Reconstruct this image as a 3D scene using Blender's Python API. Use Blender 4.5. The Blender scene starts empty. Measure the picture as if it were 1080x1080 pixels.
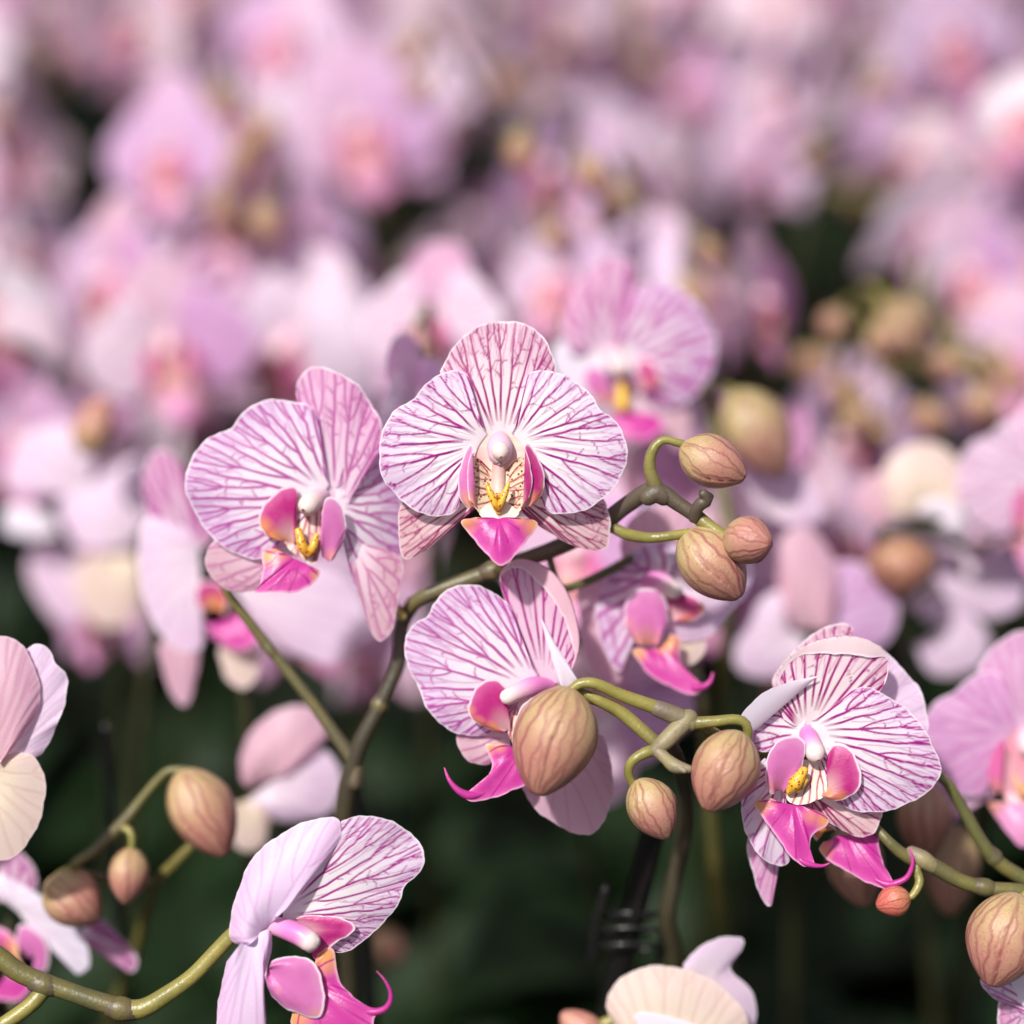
import bpy, math, random
import numpy as np
from mathutils import Vector, Matrix

random.seed(7)
RNG = np.random.default_rng(7)
S = bpy.context.scene
COL = S.collection
rad = math.radians

# ------------------------------------------------------------------ camera frame
F = 2198.0
CAM = np.array((0.0, 0.0, 0.71))
PITCH = rad(25)
R_ = np.array((1.0, 0, 0))
U_ = np.array((0, math.sin(PITCH), math.cos(PITCH)))
D_ = np.array((0, math.cos(PITCH), -math.sin(PITCH)))
D0 = 0.55


def W(px, py, d=D0):
    """photo position (1080 px) and depth along the view -> world point"""
    return CAM + d * D_ + (px - 540) * d / F * R_ - (py - 540) * d / F * U_


def proj(p):
    v = np.asarray(p) - CAM
    d = v @ D_
    return 540 + F * (v @ R_) / d, 540 - F * (v @ U_) / d, d


CAMROT = Matrix(((R_[0], U_[0], -D_[0]), (R_[1], U_[1], -D_[1]), (R_[2], U_[2], -D_[2])))

# ------------------------------------------------------------------ materials
MATS = {}


def rgba(c):
    return (c[0], c[1], c[2], 1.0)


class NT:
    def __init__(self, name):
        self.m = bpy.data.materials.new(name)
        self.m.use_nodes = True
        self.t = self.m.node_tree
        self.t.nodes.clear()
        self.out = self.n('ShaderNodeOutputMaterial')

    def n(self, kind, **kw):
        nd = self.t.nodes.new(kind)
        for k, v in kw.items():
            setattr(nd, k, v)
        return nd

    def l(self, a, b):
        self.t.links.new(a, b)

    def val(self, sock, v):
        if isinstance(v, bpy.types.NodeSocket):
            self.l(v, sock)
        elif isinstance(v, (tuple, list)) and len(v) == 3 and sock.type == 'RGBA':
            sock.default_value = rgba(v)
        else:
            sock.default_value = v

    def attr(self, name):
        return self.n('ShaderNodeAttribute', attribute_name=name).outputs['Fac']

    def mix(self, fac, a, b, blend='MIX'):
        nd = self.n('ShaderNodeMix', data_type='RGBA', blend_type=blend)
        self.val(nd.inputs[0], fac)
        self.val(nd.inputs[6], a)
        self.val(nd.inputs[7], b)
        return nd.outputs[2]

    def math(self, op, a, b=0.0, clamp=False):
        nd = self.n('ShaderNodeMath', operation=op, use_clamp=clamp)
        self.val(nd.inputs[0], a)
        self.val(nd.inputs[1], b)
        return nd.outputs[0]

    def mr(self, v, a, b, c=0.0, d=1.0):
        nd = self.n('ShaderNodeMapRange', interpolation_type='SMOOTHSTEP')
        self.val(nd.inputs[0], v)
        for i, x in enumerate((a, b, c, d)):
            nd.inputs[i + 1].default_value = x
        return nd.outputs[0]

    def noise(self, scale, detail=3, rough=0.55, co=None, dist=0.0):
        nd = self.n('ShaderNodeTexNoise')
        nd.inputs['Scale'].default_value = scale
        nd.inputs['Detail'].default_value = detail
        nd.inputs['Roughness'].default_value = rough
        nd.inputs['Distortion'].default_value = dist
        if co is None:
            co = self.n('ShaderNodeTexCoord').outputs['Object']
        self.l(co, nd.inputs['Vector'])
        return nd.outputs['Fac']

    def bsdf(self, col, rough=0.5, trans=0.0, tcol=None, bump=None, bstr=0.3, bdist=0.0005, spec=0.4, sss=0.0, coat=0.0):
        p = self.n('ShaderNodeBsdfPrincipled')
        self.val(p.inputs['Base Color'], col)
        self.val(p.inputs['Roughness'], rough)
        p.inputs['Specular IOR Level'].default_value = spec
        p.inputs['Coat Weight'].default_value = coat
        p.inputs['Coat Roughness'].default_value = 0.25
        if sss > 0:
            p.inputs['Subsurface Weight'].default_value = sss
            p.inputs['Subsurface Radius'].default_value = (0.0025, 0.0012, 0.0008)
            p.inputs['Subsurface Scale'].default_value = 1.0
        if bump is not None:
            b = self.n('ShaderNodeBump')
            b.inputs['Strength'].default_value = bstr
            b.inputs['Distance'].default_value = bdist
            self.l(bump, b.inputs['Height'])
            self.l(b.outputs[0], p.inputs['Normal'])
        if trans > 0:
            t = self.n('ShaderNodeBsdfTranslucent')
            self.val(t.inputs['Color'], tcol if tcol is not None else col)
            mx = self.n('ShaderNodeMixShader')
            mx.inputs[0].default_value = trans
            self.l(p.outputs[0], mx.inputs[1])
            self.l(t.outputs[0], mx.inputs[2])
            self.l(mx.outputs[0], self.out.inputs[0])
        else:
            self.l(p.outputs[0], self.out.inputs[0])


def petal_mat(name, inner, outer, vein, back=(0.80, 0.66, 0.68), tonec=None, vs=1.0, trans=0.42, edge=0.85, vary=0.0,
              edgew=3.2, r0=0.15, r1=0.95, mottle=0.35):
    if name in MATS:
        return MATS[name]
    k = NT(name)
    r = k.attr('rr')
    n1 = k.noise(180, 4)
    n2 = k.noise(2600, 2, 0.6)
    f = k.math('ADD', k.mr(r, r0, r1), k.math('MULTIPLY', k.math('SUBTRACT', n1, 0.5), 0.9), clamp=True)
    c = k.mix(f, inner, outer)
    if vary > 0:
        ri = k.n('ShaderNodeObjectInfo').outputs['Random']
        ramp = k.n('ShaderNodeValToRGB')
        k.l(ri, ramp.inputs[0])
        e = ramp.color_ramp.elements
        e[0].position = 0.0
        e[0].color = (0.70, 0.30, 0.58, 1)
        e[1].position = 1.0
        e[1].color = (0.82, 0.64, 0.68, 1)
        for p_, c_ in ((0.22, (0.70, 0.45, 0.74)), (0.4, (0.88, 0.82, 0.90)), (0.55, (0.76, 0.44, 0.64)), (0.7, (0.74, 0.55, 0.80)), (0.85, (0.88, 0.80, 0.84))):
            q = ramp.color_ramp.elements.new(p_)
            q.color = rgba(c_)
        c = k.mix(vary, c, ramp.outputs[0])
    # pale sparkle put into the colour, then tiny flecks between the veins
    c = k.mix(k.mr(n2, 0.35, 0.7, 0.16, 0.0), c, (0.95, 0.9, 0.95))
    fl = k.mr(k.noise(1500, 2, 0.7), 0.60, 0.72)
    c = k.mix(k.math('MULTIPLY', fl, k.math('MULTIPLY', k.mr(r, 0.15, 0.5), mottle)), c, k.mix(0.45, c, vein))
    c = k.mix(k.math('MULTIPLY', k.attr('fold'), 0.92), c, back)
    v = k.math('MULTIPLY', k.attr('vein'), k.math('SUBTRACT', vs, k.math('MULTIPLY', k.attr('fold'), 0.75 * vs)), clamp=True)
    c = k.mix(v, c, vein)
    if tonec is not None:
        c = k.mix(k.attr('tone'), c, tonec)
    eg = k.math('MULTIPLY', k.mr(k.attr('edge'), edgew * 0.3, edgew, edge, 0.0), k.mr(k.noise(420, 2), 0.3, 0.6, 0.45, 1.0))
    c = k.mix(eg, c, (0.90, 0.84, 0.90))  # pale margin, with light on the thin rim put into the colour
    h = k.math('ADD', k.math('MULTIPLY', k.attr('vein'), -0.5), k.math('MULTIPLY', n2, 0.35))
    k.bsdf(c, 0.42, trans, c, bump=h, bstr=0.35, bdist=0.0004, spec=0.35)
    MATS[name] = k.m
    return k.m


def simple_tone_mat(name, base, tonec, outer=None, **kw):
    return _stm(name, base, tonec, outer, **kw)


def _stm(name, base, tonec, outer, rough=0.4, trans=0.2, vein=None, spec=0.5, noise=0.25, edge=0.0, edgec=(0.88, 0.75, 0.84), spots=None, r_in=None):
    if name in MATS:
        return MATS[name]
    k = NT(name)
    n1 = k.noise(260, 4)
    c = k.mix(k.math('MULTIPLY', n1, noise), base, tuple(min(1, x * 1.5 + 0.05) for x in base))
    if r_in is not None:
        c = k.mix(k.mr(k.attr('rr'), 0.0, 0.6, 0.9, 0.0), c, r_in)
    if outer is not None:
        c = k.mix(k.math('ADD', k.mr(k.attr('rr'), 0.68, 1.15), k.math('MULTIPLY', k.math('SUBTRACT', n1, 0.5), 0.6), clamp=True), c, outer)
    c = k.mix(k.attr('tone'), c, tonec)
    if vein is not None:
        c = k.mix(k.attr('vein'), c, vein)
    if spots is not None:
        vo = k.n('ShaderNodeTexVoronoi')
        vo.inputs['Scale'].default_value = spots[0]
        k.l(k.n('ShaderNodeTexCoord').outputs['Object'], vo.inputs['Vector'])
        c = k.mix(k.mr(vo.outputs['Distance'], spots[1] * 0.7, spots[1], 1, 0), c, spots[2])
    if edge > 0:
        c = k.mix(k.mr(k.attr('edge'), 1.0, 3.6, edge, 0), c, edgec)
    k.bsdf(c, rough, trans, c, bump=k.noise(1800, 2), bstr=0.25, bdist=0.0003, spec=spec)
    MATS[name] = k.m
    return k.m


VEIN = (0.38, 0.008, 0.25)
# the sharply striped flowers
M_PET = petal_mat('striped_petal', (0.93, 0.88, 0.90), (0.82, 0.66, 0.86), VEIN, edgew=2.6, r0=0.3, r1=1.05)
M_SEP = petal_mat('striped_sepal', (0.86, 0.76, 0.77), (0.74, 0.46, 0.58), (0.34, 0.006, 0.17), trans=0.38, r0=0.3)
M_LSEP = petal_mat('lower_sepal', (0.82, 0.72, 0.66), (0.68, 0.44, 0.46), (0.32, 0.015, 0.13), trans=0.3, edge=0.5, edgew=2.4)
# softer lavender flowers
M_PET2 = petal_mat('lavender_petal', (0.92, 0.85, 0.91), (0.76, 0.55, 0.82), (0.44, 0.02, 0.31), r0=0.3, r1=1.1, vs=0.92, mottle=0.5)
M_SEP3 = petal_mat('pink_striped_sepal', (0.84, 0.60, 0.74), (0.74, 0.36, 0.58), (0.40, 0.015, 0.24), back=(0.84, 0.56, 0.64))
M_SEP2 = petal_mat('lavender_sepal', (0.80, 0.62, 0.74), (0.72, 0.36, 0.58), (0.42, 0.03, 0.28), vs=0.85)
M_LSEP2 = petal_mat('pale_lower_sepal', (0.80, 0.60, 0.68), (0.70, 0.42, 0.50), (0.45, 0.05, 0.28), vs=0.7, edge=0.3)
M_PINK = petal_mat('pink_petal_back', (0.80, 0.50, 0.58), (0.74, 0.44, 0.56), (0.62, 0.25, 0.38), vs=0.35, edge=0.3, trans=0.45, mottle=0.1)
M_CREAM = petal_mat('cream_sepal_back', (0.80, 0.68, 0.50), (0.82, 0.64, 0.56), (0.62, 0.36, 0.30), vs=0.25, edge=0.25, trans=0.4, mottle=0.1)
M_PALE = petal_mat('pale_petal_back', (0.85, 0.72, 0.82), (0.82, 0.62, 0.82), (0.66, 0.36, 0.62), vs=0.35, edge=0.7, trans=0.4, mottle=0.15)
M_WHITE = petal_mat('white_petal_edge', (0.82, 0.74, 0.82), (0.82, 0.76, 0.88), (0.66, 0.46, 0.7), vs=0.45, edge=0.3, trans=0.35, mottle=0.1)
M_VIO = petal_mat('violet_sepal_back', (0.80, 0.62, 0.84), (0.82, 0.54, 0.80), (0.66, 0.36, 0.66), vs=0.4, edge=0.5, trans=0.35, mottle=0.1)
M_BG = petal_mat('distant_petal', (0.84, 0.72, 0.80), (0.78, 0.50, 0.74), (0.50, 0.08, 0.40), vs=0.5, vary=0.9, mottle=0.1)
M_BGS = petal_mat('distant_sepal', (0.82, 0.66, 0.72), (0.78, 0.46, 0.62), (0.50, 0.08, 0.34), vs=0.5, vary=0.6, mottle=0.1)
M_LIP = simple_tone_mat('magenta_lip', (0.52, 0.035, 0.29), (0.80, 0.36, 0.13), outer=(0.74, 0.13, 0.45), vein=(0.42, 0.012, 0.22), trans=0.3, edge=0.35, rough=0.36)
M_LOBE = simple_tone_mat('magenta_side_lobe', (0.42, 0.010, 0.17), (0.76, 0.28, 0.10), outer=(0.66, 0.16, 0.38), trans=0.3, edge=0.85, edgec=(0.88, 0.74, 0.80), r_in=(0.78, 0.52, 0.50))
M_LOBEV = simple_tone_mat('violet_side_lobe', (0.60, 0.16, 0.42), (0.80, 0.36, 0.24), outer=(0.72, 0.34, 0.58), trans=0.3, edge=0.9, edgec=(0.90, 0.80, 0.88))
M_THROAT = simple_tone_mat('speckled_throat', (0.74, 0.62, 0.44), (0.62, 0.03, 0.12), trans=0.25, vein=(0.36, 0.02, 0.05), spots=(900, 0.34, (0.26, 0.03, 0.04)))
M_THROATW = simple_tone_mat('pale_throat', (0.78, 0.64, 0.54), (0.66, 0.20, 0.28), trans=0.25, vein=(0.36, 0.02, 0.08))
M_CALLUS = simple_tone_mat('yellow_callus', (0.66, 0.38, 0.03), (0.36, 0.04, 0.02), trans=0.0, rough=0.35, spots=(1000, 0.36, (0.30, 0.04, 0.01)))
M_COLUMN = simple_tone_mat('column', (0.74, 0.46, 0.60), (0.80, 0.64, 0.60), trans=0.15, rough=0.35, noise=0.2)
M_COLUMNP = simple_tone_mat('pink_column', (0.70, 0.20, 0.50), (0.80, 0.66, 0.64), trans=0.15, rough=0.35, noise=0.2)


B_LIP = simple_tone_mat('distant_lip', (0.60, 0.24, 0.44), (0.62, 0.28, 0.2))
B_LOBE = simple_tone_mat('distant_side_lobe', (0.58, 0.12, 0.32), (0.62, 0.24, 0.24))
B_THROAT = simple_tone_mat('distant_throat', (0.64, 0.32, 0.38), (0.60, 0.12, 0.26))
B_CALLUS = simple_tone_mat('distant_callus', (0.60, 0.34, 0.18), (0.5, 0.1, 0.05), trans=0)
B_COL = simple_tone_mat('distant_column', (0.76, 0.46, 0.56), (0.80, 0.56, 0.56), trans=0)


def bud_mat(name, green, pink, veinc):
    k = NT(name)
    r = k.attr('rr')
    n1 = k.noise(90, 4)
    f = k.math('ADD', k.mr(r, 0.05, 0.75), k.math('MULTIPLY', k.math('SUBTRACT', n1, 0.5), 1.4), clamp=True)
    c = k.mix(f, green, pink)
    ri = k.n('ShaderNodeObjectInfo').outputs['Random']
    c = k.mix(k.math('MULTIPLY', ri, 0.25), c, (0.42, 0.20, 0.15))
    fine = k.mr(k.noise(1100, 4, 0.7, dist=1.5), 0.5, 0.66)
    c = k.mix(k.math('MULTIPLY', fine, 0.45), c, veinc)
    c = k.mix(k.math('MULTIPLY', k.attr('vein'), 0.8), c, veinc)
    h = k.math('ADD', k.noise(1400, 4, 0.7), k.math('MULTIPLY', k.attr('vein'), -1.0))
    k.bsdf(c, 0.36, 0.0, bump=h, bstr=0.38, bdist=0.0006, spec=0.5, sss=0.15)
    MATS[name] = k.m
    return k.m


M_BUD = bud_mat('bud_skin', (0.44, 0.35, 0.16), (0.48, 0.225, 0.175), (0.25, 0.055, 0.065))
M_BUDS = bud_mat('dull_bud_skin', (0.36, 0.31, 0.13), (0.42, 0.22, 0.17), (0.22, 0.07, 0.06))
M_BUDR = bud_mat('red_bud_skin', (0.50, 0.20, 0.10), (0.52, 0.12, 0.09), (0.30, 0.05, 0.04))
M_BUDB = bud_mat('brown_bud_skin', (0.36, 0.21, 0.10), (0.38, 0.175, 0.12), (0.17, 0.05, 0.045))


def stem_mat(name, a, b, rough=0.4):
    k = NT(name)
    c = k.mix(k.mr(k.noise(110, 4), 0.35, 0.65), a, b)
    c = k.mix(k.attr('tone'), c, (0.085, 0.06, 0.045))
    c = k.mix(k.math('MULTIPLY', k.mr(k.noise(1500, 3), 0.6, 0.75), 0.4), c, (0.10, 0.06, 0.03))
    k.bsdf(c, rough, 0.0, bump=k.noise(900, 4), bstr=0.4, bdist=0.0005, spec=0.5, sss=0.06)
    MATS[name] = k.m
    return k.m


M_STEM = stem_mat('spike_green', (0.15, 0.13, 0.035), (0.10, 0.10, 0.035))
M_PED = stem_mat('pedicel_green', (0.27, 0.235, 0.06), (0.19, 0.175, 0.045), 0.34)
M_BACKSTEM = stem_mat('shaded_spike_green', (0.040, 0.040, 0.016), (0.028, 0.030, 0.012))  # darker copy of the spike green, shade put into its colour
M_DARKSTEM = stem_mat('spike_brown', (0.085, 0.07, 0.045), (0.13, 0.11, 0.06), 0.5)
M_GREYSTEM = stem_mat('node_grey_brown', (0.20, 0.16, 0.11), (0.26, 0.22, 0.11), 0.5)


def plain(name, col, rough=0.5, noise=0.4, scale=40, spec=0.5, trans=0, coat=0, bstr=0.3):
    k = NT(name)
    c = k.mix(k.math('MULTIPLY', k.noise(scale, 5), noise), col, tuple(x * 0.35 for x in col))
    k.bsdf(c, rough, trans, bump=k.noise(scale * 6, 4), bstr=bstr, bdist=0.001, spec=spec, coat=coat)
    MATS[name] = k.m
    return k.m


M_LEAF = plain('orchid_leaf_green', (0.010, 0.026, 0.007), 0.55, 0.6, 30, trans=0.05, spec=0.2)
M_POT = plain('dark_pot_plastic', (0.012, 0.012, 0.013), 0.3, 0.3)
M_STAKE = plain('black_stake_plastic', (0.010, 0.010, 0.010), 0.28, 0.3)
M_BARK = plain('bark_mix', (0.05, 0.028, 0.015), 0.9, 0.8, 160, bstr=0.9)
M_BENCH = plain('bench_mat', (0.010, 0.012, 0.009), 0.9, 0.7, 12, spec=0.1)


# ------------------------------------------------------------------ geometry
class Geo:
    def __init__(self):
        self.V, self.Fc, self.mi = [], [], []
        self.A = {k: [] for k in ('vein', 'edge', 'tone', 'fold', 'rr')}
        self.n = 0
        self.mats = []

    def midx(self, m):
        if m not in self.mats:
            self.mats.append(m)
        return self.mats.index(m)

    def add(self, v, f, mat, **at):
        v = np.asarray(v, float)
        f = np.asarray(f, int)
        self.V.append(v)
        self.Fc.append(f + self.n)
        self.mi.append(np.full(len(f), self.midx(mat)))
        for k in self.A:
            a = at.get(k)
            if a is None:
                a = 99.0 if k == 'edge' else 0.0
            self.A[k].append(np.broadcast_to(np.asarray(a, float), (len(v),)))
        self.n += len(v)

    def merge(self, g, M=None, off=None):
        for v, f, mi in zip(g.V, g.Fc, g.mi):
            pass
        v = np.concatenate(g.V)
        if M is not None:
            v = v @ np.asarray(M).T
        if off is not None:
            v = v + np.asarray(off)
        at = {k: np.concatenate(g.A[k]) for k in g.A}
        f = np.concatenate(g.Fc)
        mi = np.concatenate(g.mi)
        remap = np.array([self.midx(m) for m in g.mats])
        self.V.append(v)
        self.Fc.append(f + self.n)
        self.mi.append(remap[mi])
        for k in self.A:
            self.A[k].append(at[k])
        self.n += len(v)

    def mesh(self, name, scale=1.0):
        v = np.concatenate(self.V) * scale
        f = np.concatenate(self.Fc)
        mi = np.concatenate(self.mi)
        me = bpy.data.meshes.new(name)
        me.vertices.add(len(v))
        me.vertices.foreach_set('co', v.astype(np.float32).ravel())
        me.loops.add(f.size)
        me.loops.foreach_set('vertex_index', f.astype(np.int32).ravel())
        me.polygons.add(len(f))
        me.polygons.foreach_set('loop_start', np.arange(0, f.size, 4, dtype=np.int32))
        for m in self.mats:
            me.materials.append(m)
        me.polygons.foreach_set('material_index', mi.astype(np.int32))
        me.polygons.foreach_set('use_smooth', np.ones(len(f), bool))
        for k in self.A:
            at = me.attributes.new(k, 'FLOAT', 'POINT')
            at.data.foreach_set('value', np.concatenate(self.A[k]).astype(np.float32))
        me.update(calc_edges=True)
        me.validate()
        return me


def catmull(P, n, closed=False):
    """resample control points (k,d) to n points of equal arc length on a Catmull-Rom curve"""
    P = np.asarray(P, float)
    if len(P) == 2:
        t = np.linspace(0, 1, n)[:, None]
        return P[0] * (1 - t) + P[1] * t
    Q = np.vstack((2 * P[0] - P[1], P, 2 * P[-1] - P[-2]))
    out = []
    for i in range(1, len(Q) - 2):
        p0, p1, p2, p3 = Q[i - 1], Q[i], Q[i + 1], Q[i + 2]
        t = np.linspace(0, 1, 16, endpoint=False)[:, None]
        out.append(0.5 * ((2 * p1) + (-p0 + p2) * t + (2 * p0 - 5 * p1 + 4 * p2 - p3) * t * t + (-p0 + 3 * p1 - 3 * p2 + p3) * t ** 3))
    out = np.vstack(out + [P[-1:]])
    d = np.r_[0, np.cumsum(np.linalg.norm(np.diff(out[:, :3], axis=0), axis=1))]
    s = np.linspace(0, d[-1], n)
    return np.stack([np.interp(s, d, out[:, k]) for k in range(out.shape[1])], 1)


def grid_faces(a, b, wrap=False):
    i = np.arange(a - 1)[:, None]
    j = np.arange(b - (0 if wrap else 1))[None, :]
    j2 = (j + 1) % b
    f = np.stack((i * b + j, (i + 1) * b + j, (i + 1) * b + j2, i * b + j2), -1)
    return f.reshape(-1, 4)


def fan(g, mat, base, ends, fold=None, rf=0.8, z0=0.0, tilt=(0, 0), bulge=0.0, ruffle=0.0, cup=0.0, res=1.7, veins=None, tones=(),
        seed=1, keel=0.0, ruf_k=3.0, striae=0.0, uptip=0.0, zend=None):
    """a petal: threads run from the base line to points of the outline.  coordinates in photo pixels, y up, z to the viewer.
    base = one or two points, ends = outline points, fold = points where the margin turns over"""
    rg = np.random.default_rng(seed)
    ends = [tuple(e) + (0,) * (3 - len(e)) for e in ends]
    b = [tuple(p) + (0,) * (3 - len(p)) for p in (base if isinstance(base[0], (tuple, list)) else [base, base])]
    L = np.linalg.norm(np.diff(np.array(ends)[:, :2], axis=0), axis=1).sum()
    nT = int(max(14, min(330, L / res)))
    E = catmull(ends, nT)
    t = np.linspace(0, 1, nT)[:, None]
    jit = sum(a_ * np.sin(2 * np.pi * (k_ * t * L / 260) + rg.random() * 6.3) for k_, a_ in ((4, .5), (7, .4), (13, .28), (23, .2)))
    cc = E.mean(0)
    dv = E[:, :2] - cc[:2]
    E[:, :2] += dv / (np.linalg.norm(dv, axis=1)[:, None] + 1e-6) * jit * (1.0 if L > 90 else 0.3)
    B = np.array(b[0]) * (1 - t) + np.array(b[1]) * t
    B = B + (E - B) * 0.01
    ln = np.linalg.norm((E - B)[:, :2], axis=1)
    nR = int(max(8, min(120, np.percentile(ln, 85) / res)))
    r = np.linspace(0, 1, nR)[None, :, None]
    if fold is not None:
        Fd = catmull([tuple(e) + (0,) * (3 - len(e)) for e in fold], nT)
        P = np.where(r < rf, B[:, None] + (Fd - B)[:, None] * (r / rf), Fd[:, None] + (E - Fd)[:, None] * ((r - rf) / (1 - rf)))
        P = np.array(P)
        amt = np.linalg.norm((E - Fd)[:, :2], axis=1)[:, None]
        u = np.clip((r[..., 0] - rf) / (1 - rf), 0, 1)
        P[..., 2] += amt * 0.30 * np.sqrt(np.clip(u, 0, 1)) + 1.0 * (u > 0)
        foldA = np.clip((r[..., 0] - rf) / 0.03, 0, 1) * np.clip(amt / 4, 0, 1)
    else:
        P = B[:, None] + (E - B)[:, None] * r
        foldA = np.zeros((nT, nR))
    rr = np.broadcast_to(r[..., 0], (nT, nR))
    tt = np.broadcast_to(t, (nT, nR))
    z = P[..., 2] + z0
    c = np.array(b[0]) * 0.5 + np.array(b[1]) * 0.5
    z = z + tilt[0] * (P[..., 0] - c[0]) + tilt[1] * (P[..., 1] - c[1])
    z = z + bulge * np.sin(np.pi * np.clip(rr, 0, 1) ** 0.8) + cup * rr ** 2 * (1 - np.sin(np.pi * tt))
    ph = rg.random() * 6
    z = z + ruffle * rr ** 3 * (np.sin(2 * np.pi * ruf_k * tt + ph) + 0.5 * np.sin(2 * np.pi * ruf_k * 2.3 * tt + ph * 2))
    z = z + keel * np.exp(-((tt - 0.5) / 0.06) ** 2) * rr * (1.2 - rr)
    z = z + uptip * rr ** 3
    und = 0.9 if len(ends) > 6 and res < 4 else 0
    z = z + und * np.sin(P[..., 0] / 13.0 + ph) * np.sin(P[..., 1] / 17.0 + ph * 1.7) * rr
    # faint corrugation along the threads
    if striae:
        z = z + striae * np.sin(tt * L / 7.0 * np.pi) * np.sin(np.pi * rr)
    P = np.dstack((P[..., 0], P[..., 1], z))
    vein = np.zeros((nT, nR))
    passes = []
    if veins:
        passes = [veins]
        if veins.get('fine', veins.get('cross', 1) > 0 and res < 2.6):
            g1_ = veins.get('gap', (15, 6.5))[1]
            passes.append(dict(veins, n=int(veins.get('n', 9) * 1.7), gap=(g1_ * 1.3, g1_ * 0.55), w=0.75, st=0.42, r0=0.28, wob=2.4, cross=0))
    for veins in passes:
        stm = veins.get('st', 1.0)
        radd = veins.get('r0', 0.0)
        n0 = veins.get('n', 9)
        g0, g1 = veins.get('gap', (15, 6.5))
        w0 = veins.get('w', 1.5)
        step = 1.0 / max(26, nR * 0.45)
        cur = []  # [t, r, drift, width, target]
        ts = np.linspace(0.04, 0.96, n0) + rg.normal(0, 0.2 / n0, n0)
        for q in ts:
            cur.append([q, 0.09 + radd + rg.random() * (0.08 + radd * 1.6), 0.0, w0 * (0.9 + 0.35 * rg.random()), None])
        cur.sort(key=lambda a: a[0])
        segs = []

        def pos(tq, rq):
            x = min(max(tq, 0), 1) * (nT - 1)
            y = min(max(rq, 0), 1) * (nR - 1)
            i, j = int(min(x, nT - 2)), int(min(y, nR - 2))
            fx, fy = x - i, y - j
            return (P[i, j] * (1 - fx) + P[i + 1, j] * fx) * (1 - fy) + (P[i, j + 1] * (1 - fx) + P[i + 1, j + 1] * fx) * fy
        rq = 0.08
        rend = veins.get('end', 0.97)
        wob = veins.get('wob', 1.0)
        while rq < rend:
            cur.sort(key=lambda a: a[0])
            k = 0
            gp = g0 + (g1 - g0) * min(1, max(0, (rq - 0.35) / 0.5))
            new = []
            while k < len(cur) - 1 and len(cur) + len(new) < 170:
                a, c2 = cur[k], cur[k + 1]
                dist = np.linalg.norm(pos(a[0], rq) - pos(c2[0], rq))
                if dist > gp * (0.85 + 0.5 * rg.random()) and rq > 0.12 and a[4] is None and c2[4] is None:
                    src = a if rg.random() < 0.5 else c2
                    tgt = (a[0] + c2[0]) / 2
                    new.append([src[0], rq, 0.0, max(0.55, src[3] * 0.72), tgt])
                k += 1
            cur += new
            for a in cur:
                if a[1] > rq:
                    continue
                if a[4] is not None:
                    nt = a[0] + (a[4] - a[0]) * 0.24
                    if abs(a[4] - nt) < 0.25 * abs(a[4] - a[0]) + 1e-3:
                        a[4] = None
                else:
                    a[2] = a[2] * 0.6 + rg.normal(0, 0.0013) * wob
                    nt = a[0] + a[2]
                w = a[3] * (1.0 - 0.45 * rq)
                segs.append((a[0], rq, nt, rq + step, w, stm * min(1, max(0.0, (rq - 0.08) / 0.2))))
                a[0] = nt
            cur.sort(key=lambda a: a[0])
            for k in range(len(cur)):      # neighbours keep their distance
                a = cur[k]
                if a[4] is not None: continue
                lo = cur[k - 1][0] if k else 0.0
                hi_ = cur[k + 1][0] if k < len(cur) - 1 else 1.0
                a[2] += (0.5 * (lo + hi_) - a[0]) * 0.05
                a[2] *= 0.8
            # small cross links
            if rg.random() < veins.get('cross', 0.7) and rq > 0.4 and len(cur) > 4:
                for _ in range(1 + int(rq * veins.get('xn', 4))):
                    q = rg.integers(0, len(cur) - 1)
                    a, c2 = sorted(cur, key=lambda a: a[0])[q:q + 2]
                    if abs(a[0] - c2[0]) < 0.12:
                        f1 = 0.35 + 0.5 * rg.random()
                        if rg.random() < 0.5: a, c2 = c2, a
                        mid = a[0] + (c2[0] - a[0]) * f1 * 0.5
                        rm = rq + step * rg.uniform(0.3, 1.4)
                        segs.append((a[0], rq, mid, rm, 0.8, 0.85))
                        segs.append((mid, rm, a[0] + (c2[0] - a[0]) * f1, rm + step * rg.uniform(-0.4, 1.2), 0.6, 0.7))
            rq += step
        for (ta, ra, tb, rb, w, st) in segs:
            pa, pb = pos(ta, ra), pos(tb, rb)
            win = (w + 2.5)
            ti, ri_ = (ta + tb) / 2 * (nT - 1), (ra + rb) / 2 * (nR - 1)
            i0 = int(np.clip(ti, 0, nT - 1))
            j0 = int(np.clip(ri_, 0, nR - 1))
            i1 = min(i0 + 1, nT - 1)
            cell = max(0.12, np.linalg.norm(P[i1, j0] - P[i1 - 1, j0]))
            cj = max(0.12, np.linalg.norm(P[i0, min(j0 + 1, nR - 1)] - P[i0, min(j0 + 1, nR - 1) - 1]))
            hi = int(min(40, win / cell + abs(tb - ta) * nT * 0.5 + 1))
            hj = int(min(30, win / cj + abs(rb - ra) * nR * 0.5 + 1))
            s0, s1 = max(0, i0 - hi), min(nT, i0 + hi + 2)
            u0, u1 = max(0, j0 - hj), min(nR, j0 + hj + 2)
            sub = P[s0:s1, u0:u1]
            d = pb - pa
            h = np.clip(((sub - pa) @ d) / (d @ d + 1e-9), 0, 1)
            ds = np.linalg.norm(sub - pa - h[..., None] * d, axis=-1)
            soft = veins.get('soft', 0.8)
            val = st * np.clip(1 - (ds - w * 0.5) / soft, 0, 1)
            vein[s0:s1, u0:u1] = np.maximum(vein[s0:s1, u0:u1], val)
    tone = np.zeros((nT, nR))
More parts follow.
